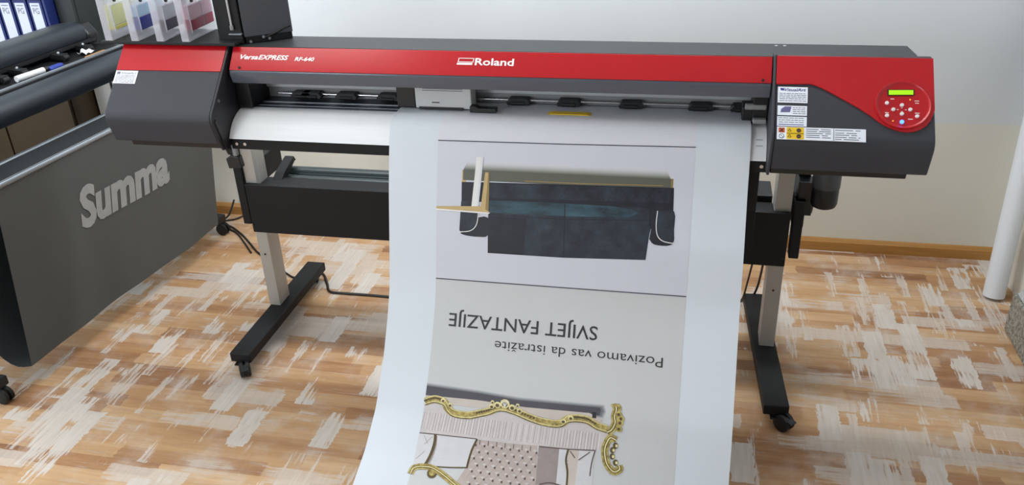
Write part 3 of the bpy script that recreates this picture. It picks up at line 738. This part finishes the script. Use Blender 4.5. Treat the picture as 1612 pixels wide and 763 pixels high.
# picture 2: gilded settee, upside down, running off towards the floor
g = MB()
patch(g, [(A0, 1.160), (.30, 1.164), (.42, 1.171), (.648, 1.164), (.651, 1.172), (.648, 1.187), (.44, 1.194), (.30, 1.190), (A0, 1.194)], PDARK, .0010)
for k_ in range(4):                            # soft edges of the dark band
    e_ = .010-.0025*k_; c_ = int(180-24*k_)
    patch(g, [(A0, 1.160-e_), (.30, 1.164-e_), (.42, 1.171-e_), (.650+e_, 1.164-e_), (.656+e_, 1.174), (.650+e_, 1.186+e_), (.44, 1.194+e_), (.30, 1.190+e_), (A0, 1.194+e_)], mat('print_band_edge_%d' % k_, (c_, c_, c_+3), .5), .0006+.00008*k_)
patch(g, [(A0, 1.190), (.30, 1.186), (.44, 1.190), (.62, 1.184), (.66, 1.20), (.64, 1.22), (.40, 1.21), (A0, 1.21)], PTAN, .0011)
patch(g, [(.16, 1.171), (.40, 1.178), (.64, 1.172), (.64, 1.178), (.40, 1.185), (.16, 1.178)], PSHADE2, .0005)
patch(g, [(A0, 1.215), (.188, 1.205), (.225, 1.222), (.25, 1.240), (.285, 1.239), (.34, 1.222), (.40, 1.212), (.485, 1.229), (.54, 1.231), (.58, 1.21), (.62, 1.21), (.675, 1.228), (.674, 1.255), (.668, 1.29), (.60, 1.302), (.49, 1.309), (.31, 1.3105), (A0, 1.3105)], PFAB, .0008)
for i in range(62):
    a_ = .150+i*.0083
    if a_ > .655: break
    stroke(g, [(a_, 1.243), (a_-.003, 1.300)], .0016, PFABL, .0010)
for i in range(30): stroke(g, [(.16+i*.017, 1.243), (.157+i*.017, 1.299)], .0016, PWHITE, .0011)
crest = smooth_line([(.1465, 1.2111), (.17, 1.2000), (.188, 1.2000), (.205, 1.206), (.215, 1.222), (.232, 1.235), (.255, 1.2385), (.2834, 1.2365), (.31, 1.227), (.337, 1.2165), (.36, 1.203), (.382, 1.200), (.402, 1.204), (.42, 1.2085), (.45, 1.219), (.4845, 1.2275), (.52, 1.2305), (.545, 1.226), (.562, 1.211), (.5814, 1.2058), (.602, 1.2045), (.62, 1.2076), (.644, 1.2205), (.672, 1.2265)], 4)
stroke(g, crest, .025, PGOLD, .0016); stroke(g, [(a_, s_+.0115) for a_, s_ in crest], .002, PGOLD2, .0018); stroke(g, [(a_, s_+.007) for a_, s_ in crest], .0025, PGOLD3, .0019); stroke(g, [(a_, s_-.0105) for a_, s_ in crest], .0025, PGOLD3, .0019)
for i in range(0, len(crest)-1, 1):
    a_, s_ = crest[i]
    if a_ < .20 or .30 < a_ < .47 or .57 < a_ < .64:
        patch(g, [(a_-.0034, s_-.0065), (a_+.0026, s_-.0065), (a_+.0026, s_-.0005), (a_-.0034, s_-.0005)], PGOLD2, .0022)
for ca, cs, ra in ((.381, 1.187, .016), (.360, 1.193, .011), (.403, 1.196, .011), (.344, 1.200, .009), (.425, 1.203, .009), (.20, 1.200, .008), (.222, 1.212, .008), (.55, 1.219, .009), (.57, 1.206, .009), (.345, 1.186, .006), (.418, 1.187, .006)):
    blob(g, ca, cs, ra, ra*.9, PGOLD3, .0023); blob(g, ca, cs+.002, ra*.6, ra*.5, PGOLD2, .0025)
for i in range(5): stroke(g, [(.381, 1.198), (.371+.005*i, 1.177)], .0015, PWHITE, .0026)
patch(g, [(.628, 1.180), (.638, 1.179), (.640, 1.197), (.629, 1.198)], PTEXT, .0022)
for wd, mm, of in ((.022, PGOLD, .0018), (.010, PGOLD2, .0021), (.004, PGOLD3, .0023)):
    stroke(g, smooth_line([(.690, 1.148), (.693, 1.165), (.689, 1.185), (.692, 1.205), (.683, 1.228), (.672, 1.236)]), wd, mm, of)
stroke(g, smooth_line([(.678, 1.1540), (.690, 1.1500), (.701, 1.1530), (.703, 1.166)]), .008, PGOLD, .0024)
for ca, cs in ((.705, 1.203), (.703, 1.222), (.700, 1.178), (.707, 1.190)): blob(g, ca, cs, .011, .010, PGOLD, .0024); blob(g, ca, cs, .005, .005, PGOLD2, .0026)
curl = smooth_line([(.698, 1.258), (.682, 1.252), (.673, 1.270), (.669, 1.2916), (.672, 1.318), (.680, 1.340), (.697, 1.357), (.712, 1.348), (.710, 1.335)])
for wd, mm, of in ((.022, PGOLD, .0018), (.009, PGOLD2, .0021), (.004, PGOLD3, .0023)): stroke(g, curl, wd, mm, of)
for ca, cs in ((.697, 1.275), (.690, 1.290), (.690, 1.310), (.700, 1.328)): blob(g, ca, cs, .008, .010, PGOLD2, .0022); blob(g, ca+.003, cs, .004, .005, PGOLD3, .0024)
patch(g, [(.302, 1.3117), (.40, 1.311), (.484, 1.3063), (.492, 1.45), (.49, 1.60), (.24, 1.60), (.27, 1.47), (.296, 1.40)], PTUFT, .0009)
for j in range(13):
    for i in range(9):
        a_ = .312+.0245*i+(.012 if j % 2 else 0); s_ = 1.330+.0215*j
        if a_ < .484: blob(g, a_, s_, .0034, .0044, PTDOT, .0013, 6); blob(g, a_-.005, s_-.006, .006, .004, PFAB, .0012, 6); stroke(g, [(a_, s_), (a_+.0122, s_+.0215)], .0012, PFABL, .0011); stroke(g, [(a_, s_), (a_-.0122, s_+.0215)], .0012, PFABL, .0011)
for i in range(7): stroke(g, [(.322+.024*i, 1.3115), (.322+.024*i, 1.327)], .0022, PTDOT, .0013)
patch(g, [(A0-.001, 1.314), (.192, 1.3117), (.190, 1.36), (.178, 1.42), (.1455, 1.427)], PCUSH, .0011)
patch(g, [(.193, 1.3138), (.314, 1.3098), (.302, 1.36), (.296, 1.4056), (.194, 1.4187), (.20, 1.36)], PCUSH, .0012)
stroke(g, smooth_line([(.192, 1.312), (.194, 1.34), (.189, 1.38), (.178, 1.42)]), .009, PGOLD2, .0016); stroke(g, smooth_line([(.196, 1.318), (.198, 1.35), (.192, 1.39), (.182, 1.42)]), .006, PCUSH2, .0015)
stroke(g, smooth_line([(.313, 1.310), (.303, 1.345), (.298, 1.38), (.296, 1.408)]), .006, PGOLD2, .0016)
stroke(g, [(A0, 1.314), (.193, 1.3125), (.312, 1.310)], .003, PTDOT, .0016); stroke(g, [(.194, 1.418), (.25, 1.413), (.294, 1.406)], .004, PGOLD2, .0016)
for q in ([(.16, 1.32), (.175, 1.345)], [(.185, 1.32), (.165, 1.35)], [(.15, 1.40), (.17, 1.37)]): stroke(g, q, .0016, PFABL, .0015)
patch(g, [(.4875, 1.3057), (.567, 1.3035), (.572, 1.35), (.574, 1.43), (.49, 1.43)], PCUSH2, .0011); patch(g, [(.545, 1.304), (.567, 1.3035), (.574, 1.43), (.545, 1.43)], PCUSH, .0012)
patch(g, [(.567, 1.3035), (.643, 1.298), (.640, 1.35), (.644, 1.44), (.5755, 1.44)], PCUSH, .0011); patch(g, [(.570, 1.305), (.60, 1.303), (.595, 1.44), (.576, 1.44)], PTAN, .0012)
stroke(g, smooth_line([(.570, 1.304), (.566, 1.34), (.573, 1.38), (.574, 1.44)]), .006, PGOLD2, .0016)
stroke(g, [(.49, 1.3085), (.57, 1.305), (.643, 1.2985)], .0035, PTDOT, .0016); stroke(g, smooth_line([(.643, 1.298), (.636, 1.34), (.634, 1.38)]), .0035, PTDOT, .0016)
for q in ([(.575, 1.31), (.590, 1.33)], [(.63, 1.305), (.600, 1.335)]): stroke(g, q, .003, PTDOT, .0017)
patch(g, [(.492, 1.43), (.575, 1.43), (.66, 1.44), (.66, 1.58), (.49, 1.60)], PTUFT, .0010)
stroke(g, smooth_line([(.50, 1.428), (.53, 1.418), (.57, 1.425)]), .004, PTDOT, .0016)
arm = smooth_line([(.1456, 1.452), (.150, 1.432), (.165, 1.4235), (.185, 1.421), (.2005, 1.422), (.222, 1.432), (.245, 1.447), (.275, 1.468), (.31, 1.485)])
for wd, mm, of in ((.020, PGOLD, .0018), (.008, PGOLD2, .0021), (.0035, PGOLD3, .0023)): stroke(g, arm, wd, mm, of)
blob(g, .204, 1.440, .016, .018, PGOLD2, .0017); blob(g, .204, 1.440, .010, .010, PGOLD, .0022)
g.build('gilded_settee_picture', BN)

# ------------------------------------------------------------------ roll cutter on the left
TH = math.radians(5.5); cs_, sn_ = math.cos(TH), math.sin(TH)
n0, u0 = -2.1, .1
SU = thing('vinyl_cutter', 'dark roll cutter on wheels with a big grey cloth basket at the left', 'cutter', (n0*cs_+u0*sn_, -n0*sn_+u0*cs_, 0), -TH)
Lc = dict(local=True)
def sb(mb, name, parent=SU, **k): return mb.build(name, parent, local=True, **k)
for q in (-.712, .715):
    f = sb(MB().box(-.30, .30, q-.035, q+.035, .062, .10, SUMBLK), 'stand_foot', bevel=.004)
    for pp in (-.25, .285):
        c = MB(); c.rod((pp, q, .064), (pp, q, .05), .018, SUMBLK)
        c.lathe((pp+.012, q-.022, .031), (0, 1, 0), [(0, .024), (.003, .0305), (.016, .0305), (.018, .014), (.026, .014), (.028, .0305), (.041, .0305), (.044, .024)], RUBBER)
        c.box(pp-.02, pp+.03, q-.005, q+.005, .02, .058, SUMBLK)
        sb(c, 'caster', f, smooth=40)
    sb(MB().box(-.05, .05, q-.03, q+.03, .098, .92, SUMBLK), 'stand_post', bevel=.004)
    a_ = MB(); a_.prism([(.04, .70), (.10, .745), (.345, .785), (.345, .815), (.09, .775), (.04, .76)], q*.93-.006, q*.93+.006, SUMBLK, axis='Y'); sb(a_, 'basket_arm', bevel=.002)
HD = -.013                                    # height of the head above its drawing
def sh(mb):
    for q in mb.v: q.z += HD
    return mb
bd = sh(MB().prism([(-.30, .92), (-.30, 1.02), (-.10, 1.02), (.06, 1.022), (.085, 1.03), (.09, .93), (.0, .905)], -.96, .62, SUMBLK, axis='Y')); sb(bd, 'cutter_bed', bevel=.003)
fdp = [(.092, 1.020)]+[tuple(v) for v in arc(Vector((.100, 1.024)), Vector((.215, 1.01)), Vector((.150, .925)), 10)]+[(.10, .905), (.06, .91), (.06, 1.0)]
sb(sh(MB().prism(fdp, -.98, .60, SUMBLUE, axis='Y')), 'front_door', bevel=.002, smooth=30)
sb(sh(MB().box(.068, .082, -.95, .60, 1.030, 1.036, RODM)), 'edge_rail')
tcp = [(-.11, 1.055)]+[tuple(v) for v in arc(Vector((-.095, 1.06)), Vector((-.07, 1.14)), Vector((-.17, 1.135)), 8)]+[(-.26, 1.12), (-.30, 1.06), (-.30, 1.02), (-.13, 1.02)]
TC = sb(sh(MB().prism(tcp, -.98, .555, SUMBLUE, axis='Y')), 'top_cover', bevel=.003, smooth=35)
sb(sh(MB().prism([(-.09, 1.03), (-.08, 1.08), (-.12, 1.125), (-.26, 1.11), (-.29, 1.03)], .555, .62, SUMBLK, axis='Y')), 'end_cover', bevel=.01)
sb(sh(MB().box(-.11, -.085, -.95, .60, 1.045, 1.060, SUMBLK)), 'pinch_bar')
for q in (-.55, -.36, -.17, .0, .10, .33, .48):
    c = MB(); c.box(-.085, -.02, q-.018, q+.018, 1.032, 1.052, SUMBLK); c.rod((-.02, q-.014, 1.036), (-.02, q+.014, 1.036), .012, RUBBER)
    c.rod((-.055, q-.004, 1.052), (-.055, q+.004, 1.058), .006, RODM)
    sb(sh(c), 'pinch_roller', bevel=.001)
sb(MB().rod((.345, -.54, .80), (.345, .76, .80), .0115, RODM), 'basket_rod', smooth=40)
sb(MB().rod((.103, -.62, .765), (.103, .76, .765), .011, RODM), 'basket_rod', smooth=40)
for q, z0 in ((.70, .62), (.76, .60)): sb(MB().tube([(-.12, q, .90), (-.10, q+.01, .80), (-.10, q+.02, z0), (-.14, q, .4)], .006, CABLEM), 'hanging_cable', smooth=60)
def clothpt(k, v):
    """k: 0..1 along the rod, v: 0 top rod .. 1 bottom hem"""
    z = .805-.705*v; qn = -.62+.135*z; qf = .615+.18*z; q = qn+(qf-qn)*k
    pp = .349+.008*math.sin(k*9+1)*v+.005*math.sin(k*23+2*v)*v*(1-.4*v)-.006*v
    return Vector((pp, q, z))
cl = MB(); US = [i/60 for i in range(61)]
cl.grid(clothpt, US, [i/20 for i in range(21)], CLOTHM)
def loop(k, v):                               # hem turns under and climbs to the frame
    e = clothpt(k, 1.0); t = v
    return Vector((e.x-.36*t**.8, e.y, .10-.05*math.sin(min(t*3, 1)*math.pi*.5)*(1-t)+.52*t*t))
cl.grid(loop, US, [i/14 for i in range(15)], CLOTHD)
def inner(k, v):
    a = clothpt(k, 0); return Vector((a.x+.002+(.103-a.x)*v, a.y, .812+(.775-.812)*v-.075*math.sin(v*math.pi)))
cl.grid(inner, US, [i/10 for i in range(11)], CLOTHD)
CL = sb(cl, 'cloth_basket', smooth=60)
lt = MB()
def clettr(x, yy):
    z = .484-.016*(x/.52)+yy; qq = x-.185     # x measured from the S
    qn = -.62+.135*z; qf = .615+.18*z; k = (qq-qn)/(qf-qn); v = (.805-z)/.705
    pt = clothpt(k, v); return Vector((pt.x+.0022, pt.y, pt.z))
vs, fs = text_mesh('Summa', .28, .045); a = min(v.x for v in vs); b = max(v.x for v in vs); ch = cap_height()
lt.add([clettr((v.x-a)/(b-a)*.555, v.y/ch*.150) for v in vs], fs, SILVER)
sb(lt, 'lettering', CL)

# small things lying on the cutter
def swp(pp, qq, z): return Vector((n0*cs_+u0*sn_, -n0*sn_+u0*cs_, 0))+Vector((pp*cs_+qq*sn_, -pp*sn_+qq*cs_, z))
t = thing('marker_pen', 'fat white marker pen lying on the black cutter bed', 'pen', swp(.024, .09, 1.0095), -TH-.10)
MB().rod((0, -.072, .0135), (0, .060, .0135), .013, mat('pen_white', (222, 222, 222), .4)).build('barrel', t, local=True, smooth=40)
MB().rod((0, .060, .0135), (0, .088, .0135), .0105, BLACKPL).build('cap', t, local=True, smooth=40)
b_ = MB(); b_.prism([(-.012, .0), (-.012, .016), (-.006, .020), (.010, .020), (.014, .012), (.014, 0)], -.035, .035, BLUEPL, axis='Y')
t = thing('cutter_knife', 'small blue plastic knife beside the white pen on the cutter', 'knife', swp(.038, .205, 1.0100), -TH)
b_.build('handle', t, local=True, bevel=.002)
MB().box(-.006, .006, .034, .055, .004, .0052, STEEL).build('blade', t, local=True)
o = MB().box(-.011, .011, -.06, .06, 0, .006, WOODST).build('wooden_stick', bevel=.001); o.location = swp(.045, .44, 1.0110); o.rotation_euler = (0, 0, -TH)
tag(o, 'short wooden stick on the front edge of the cutter bed', 'stick')
pz = MB(); pz.grid(lambda u, v: Vector((u, v, .004+.012*abs(math.sin(u*90+v*60))+.006*math.sin(v*140))), [-.03+.06*i/8 for i in range(9)], [-.022+.044*i/6 for i in range(7)], mat('scrap_paper', (226, 228, 226), .7))
o = pz.build('paper_scrap', solid=.0006); o.location = swp(-.008, .44, 1.0105); tag(o, 'crumpled white paper scrap on the cutter bed behind the wooden stick', 'paper')

# ------------------------------------------------------------------ ink rack and tanks
RK = thing('ink_rack', 'black ink rack with a charcoal side box standing on the left end of the printer', 'rack', (-1.0, .09, 1.2605))
rk = MB(); rk.box(-1.362, -.86, -.022, .165, 1.2685, 1.2785, BLACK); rk.box(-1.25, -.86, .04, .14, 1.2607, 1.2687, BLACK)
rk.build('tray', RK, bevel=.002)
MB().box(-.945, -.858, .032, .165, 1.2610, 1.80, BLACK).build('side_cabinet', RK, bevel=.003)
plan = [(-.853, .036), (-.719, .125), (-.752, .172), (-.853, .105)]
MB().prism(plan, 1.284, 1.80, RACKGREY, axis='Z').build('side_box', RK, bevel=.002)
MB().prism([(-.851, .040), (-.722, .125), (-.754, .168), (-.851, .103)], 1.2607, 1.284, BLACK, axis='Z').build('box_base', RK, bevel=.002)
MB().rod((-.886, .024, 1.325), (-.886, .024, 1.80), .0040, STEEL).build('hinge_rod', RK, smooth=40)
MB().rod((-.886, .024, 1.312), (-.886, .024, 1.326), .006, RAILDARK).build('hinge_foot', RK, smooth=40)
MB().box(-.90, -.855, .020, .033, 1.296, 1.299, RODM).build('shelf_edge', RK)
for xx, z in ((-.838, 1.268), (-.802, 1.279), (-.786, 1.272)): MB().rod((xx, .036+(xx+.853)*.665, z), (xx+.003, .032+(xx+.853)*.665, z), .0045, RODM).build('bolt', RK, smooth=40)
MB().tube([(-.797, .068, 1.276), (-.77, .086, 1.286), (-.74, .106, 1.300), (-.722, .118, 1.306)], .003, CABLEM).build('cable', RK, smooth=60)
def ink(name, rgb): return mat(name, rgb, .25, var=.12, scale=20)
specs = [(-1.328, 'pale yellow', (222, 222, 160), (206, 196, 96), .014), (-1.2285, 'dark blue', (168, 198, 220), (34, 46, 128), .044),
         (-1.133, 'black', (176, 180, 186), (54, 46, 62), .036), (-1.0385, 'dark red', (214, 172, 188), (150, 46, 72), .036)]
where = ('leftmost on the rack', 'second from the left on the rack', 'between the blue and red ones', 'rightmost, beside the black cabinet')
for (x, cname, tint, inkc, lvl), wh in zip(specs, where):
    t = thing('ink_tank', f'slim translucent ink tank with {cname} ink, {wh}', 'ink tank', (x, .078, 1.2790), 0, 'slim ink tanks on the rack')
    hw = .0150; y0, y1 = -.098, .085; H = .20; nm = cname.replace(' ', '_')
    MB().prism([(y0, .0), (y1, .0), (y1, H*.98), (y0+.03, H), (y0, H*.93)], -hw, hw, TANK).build('shell', t, local=True, bevel=.004)
    MB().box(-hw+.003, hw+.0004, y0+.030, y1-.010, .030, .030+lvl, ink(nm+'_ink', inkc)).build('ink', t, local=True, bevel=.002, label=f'{cname} ink')
    MB().box(-hw+.003, hw+.0003, y0+.030, y1-.010, .0305+lvl, .112, translucent(nm+'_film', tint, .70)).build('stained_wall', t, local=True, bevel=.002)
    MB().box(hw-.002, hw+.0012, y0+.026, y0+.030, .026, .116, TANK).build('rib', t, local=True)
    MB().box(hw-.002, hw+.0012, y0+.030, y1-.008, .112, .116, TANK).build('rib', t, local=True)
    MB().box(hw-.002, hw+.0010, y0+.108, y0+.110, .030, .112, TANK).build('rib', t, local=True)
    v = MB(); v.rod((.0, y0+.055, H*.97), (.0, y0+.055, H*.97+.03), .008, BLACKPL); v.build('valve', t, local=True, smooth=40)
    MB().rod((hw-.001, y0+.055, .126), (hw+.005, y0+.055, .126), .006, BLACKPL).build('plug', t, local=True, smooth=40)

# ------------------------------------------------------------------ shelf, binders, cabinet at the back left
UN = thing('office_shelf', 'low brown wooden cupboard with a pale top shelf against the back wall', 'shelf', (-2.75, 1.08, 0))
u_ = MB(); u_.box(-3.20, -2.365, .945, 1.215, .06, .865, WOODCAB); u_.box(-3.20, -2.365, .96, 1.215, 0, .06, BLACK); u_.build('cupboard', UN, bevel=.003)
for a, b in ((-3.19, -2.79), (-2.78, -2.375)):
    MB().box(a, b, .925, .944, .08, .85, WOODCAB).build('door', UN, bevel=.003)
MB().box(-3.20, -2.365, .93, 1.215, .866, .885, SHELFW).build('shelf_board', UN, bevel=.001)
MB().box(-3.20, -2.365, .94, 1.215, 1.207, 1.226, SHELFW).build('shelf_board', UN, bevel=.001)
for x in (-3.20, -2.377): MB().box(x, x+.012, .945, 1.215, .885, 1.207, BINDER if x > -3 else CABBLK).build('shelf_side', UN)
MB().box(-3.188, -2.377, 1.195, 1.205, .885, 1.207, CABBLK).build('back_panel', UN)
BL = ['PG', 'PG', 'PG', 'PG']; bw = ['leftmost, cut by the edge of the picture', 'second from the left', 'third from the left', 'nearest the black cabinet']
for i, x in enumerate((-2.672, -2.590, -2.507, -2.425)):
    t = thing('ring_binder', f'navy ring binder with a pale spine label, {bw[i]}', 'binder', (x, 1.07, .8855), 0, 'navy binders on the office shelf')
    b_ = MB(); b_.prism([(-.037, -.12), (.037, -.12), (.039, .12), (-.039, .12)], 0, .315, BINDER, axis='Z')
    b_.build('cover', t, local=True, bevel=.003)
    lb = MB(); lb.box(-.026, .026, -.1212, -.119, .02, .302, BLABEL)
    lo = lb.build('spine_label', t, local=True)
    tx = MB(); put_text(tx, BL[i], lambda a, c: Vector((a, -.1216, c)), -.016, .016, .252, .026, STEXT, 0, .01)
    tx.box(-.018, .018, -.1216, -.1212, .288, .292, STEXT)
    tx.build('lettering', lo, local=True)
    MB().lathe((0, -.1205, .06), (0, -1, 0), [(0, .010), (.002, .010), (.0025, .006)], STEEL, 16).build('finger_ring', t, local=True, smooth=40)
t = thing('cream_carton', 'flat cream carton on top of the shelf above the binders', 'box', (-2.46, 1.06, 1.2262))
MB().box(-.075, .075, -.11, .11, 0, .09, CREAM).build('carton_body', t, local=True, bevel=.002); MB().box(-.077, .077, -.112, .112, .07, .094, CREAM).build('lid', t, local=True, bevel=.002)
LC = thing('grey_cupboard', 'low light grey cupboard standing under the black cabinet at the back wall', 'cupboard', (-2.23, 1.08, 0))
MB().box(-2.355, -2.09, 1.110, 1.215, 0.0, .8855, SHELFW).build('cupboard_body', LC, bevel=.003)
for xa, xb in ((-2.350, -2.245), (-2.238, -2.165), (-2.158, -2.093)):
    MB().box(xa, xb, 1.095, 1.109, .03, .875, SHELFW).build('door', LC, bevel=.002)
for xa in (-2.2415, -2.1615): MB().box(xa-.006, xa+.006, 1.090, 1.111, .40, .88, CABLEM).build('gap_shade_strip', LC, bevel=.002)  # black strips stand in for the shaded gaps between the doors
CB = thing('black_cabinet', 'plain black cabinet beside the shelf of binders', 'cabinet', (-2.31, 1.08, .8857))
MB().box(-2.358, -2.262, 1.02, 1.215, 0.8859, 1.75, CABBLK).build('cabinet_body', CB, bevel=.003)
d = MB().box(-2.355, -2.264, 1.0, 1.018, .89, 1.74, CABBLK).build('door', CB, bevel=.002); MB().rod((-2.335, .99, 1.3), (-2.335, .99, 1.4), .006, STEEL).build('door_handle', d, root=CB, smooth=40)
nt = MB(); nt.box(-2.245, -2.04, 1.226, 1.2297, 1.02, 1.32, mat('notice_paper', (222, 226, 228), .6))
for i in range(12):
    z = 1.05+i*.02; nt.box(-2.16, -2.16+random.uniform(.05, .11), 1.2255, 1.226, z, z+.006, STEXT)
o = nt.build('notice_sheet'); tag(o, 'white printed notice sheet on the wall beside the black cabinet', 'notice')

# ------------------------------------------------------------------ cables on the floor
def cable(pts, label, rr=.005):
    o = MB().tube(pts, rr, CABLEM).build('power_cable', smooth=60); tag(o, label, 'cable'); return o
cable([(-1.75, 1.19, .10), (-1.77, 1.14, .03), (-1.80, 1.09, .006), (-1.72, 1.06, .0055), (-1.62, .985, .0055), (-1.53, .90, .0055), (-1.44, .81, .0055), (-1.33, .73, .0055), (-1.20, .63, .0055), (-1.14, .60, .0055), (-1.10, .645, .0055)], 'black cable on the floor running from the wall to the left printer leg')
cable([(-1.70, 1.205, .012), (-1.735, 1.15, .006), (-1.79, 1.11, .0055), (-1.77, 1.06, .0055), (-1.66, 1.00, .0055), (-1.56, .90, .0055), (-1.47, .80, .0055)], 'second black cable lying beside the cutter wheel', .0045)
cable([(-1.085, .64, .0055), (-1.03, .655, .0055), (-.97, .57, .0055), (-.93, .505, .0055), (-.86, .498, .0055), (-.75, .50, .0055), (-.55, .50, .0055), (-.2, .52, .0055), (.3, .6, .0055), (.6, .66, .0055)], 'black cable on the floor running under the printer behind the hanging sheet', .006)
cable([(.900, .34, .490), (.895, .42, .36), (.89, .52, .20), (.885, .62, .06), (.87, .67, .0085), (.80, .71, .005), (.66, .74, .0045)], 'thin black cable hanging down beside the right printer leg, nearer the hanging sheet', .0040)
cable([(.928, .345, .492), (.935, .45, .33), (.935, .58, .14), (.915, .66, .03), (.87, .70, .0055), (.80, .735, .0050), (.68, .765, .0050)], 'thicker black cable looping down against the right printer leg', .0048)

# ------------------------------------------------------------------ right corner: paper roll, stone slab, wrap
b0 = Vector((1.930, .876, .0015)); b1 = Vector((1.9765, 1.080, 1.30)); ax = (b1-b0).normalized()
t = thing('paper_roll', 'white paper roll standing upright and leaning in the right corner', 'roll', tuple(b0))
L_ = (b1-b0).length; c0 = b0+Vector((0, 0, .007))
MB().lathe(c0, ax, [(0, .0415), (.001, .0425), (L_-.001, .0425), (L_, .0415)], ROLLW, 40).build('rolled_paper', t, smooth=40)
MB().lathe(c0+ax*(L_-.001), ax, [(0, .020), (.004, .020), (.0042, .017), (.0043, .004)], CARDB, 24).build('core', t, smooth=40)
st = MB().box(1.905, 2.018, -1.2, .632, 0, .17, STONE)
o = st.build('stone_slab', bevel=.006); tag(o, 'speckled grey stone slab on the floor along the right wall', 'slab')
wr = MB()
random.seed(3); wn = {}
def wrappt(u, v):
    k = (round(u*20), round(v*20)); d = wn.setdefault(k, random.uniform(0, 1))
    e = min(u, 1-u, v, 1-v)*2
    return Vector((1.915+.09*u, .44+.18*v, .1745+(.02+.06*d)*min(1, e*3)))
wr.grid(wrappt, [i/9 for i in range(10)], [i/12 for i in range(13)], WRAP)
o = wr.build('plastic_wrap', solid=.0006); tag(o, 'crumpled clear plastic wrap lying on the stone slab', 'wrap')
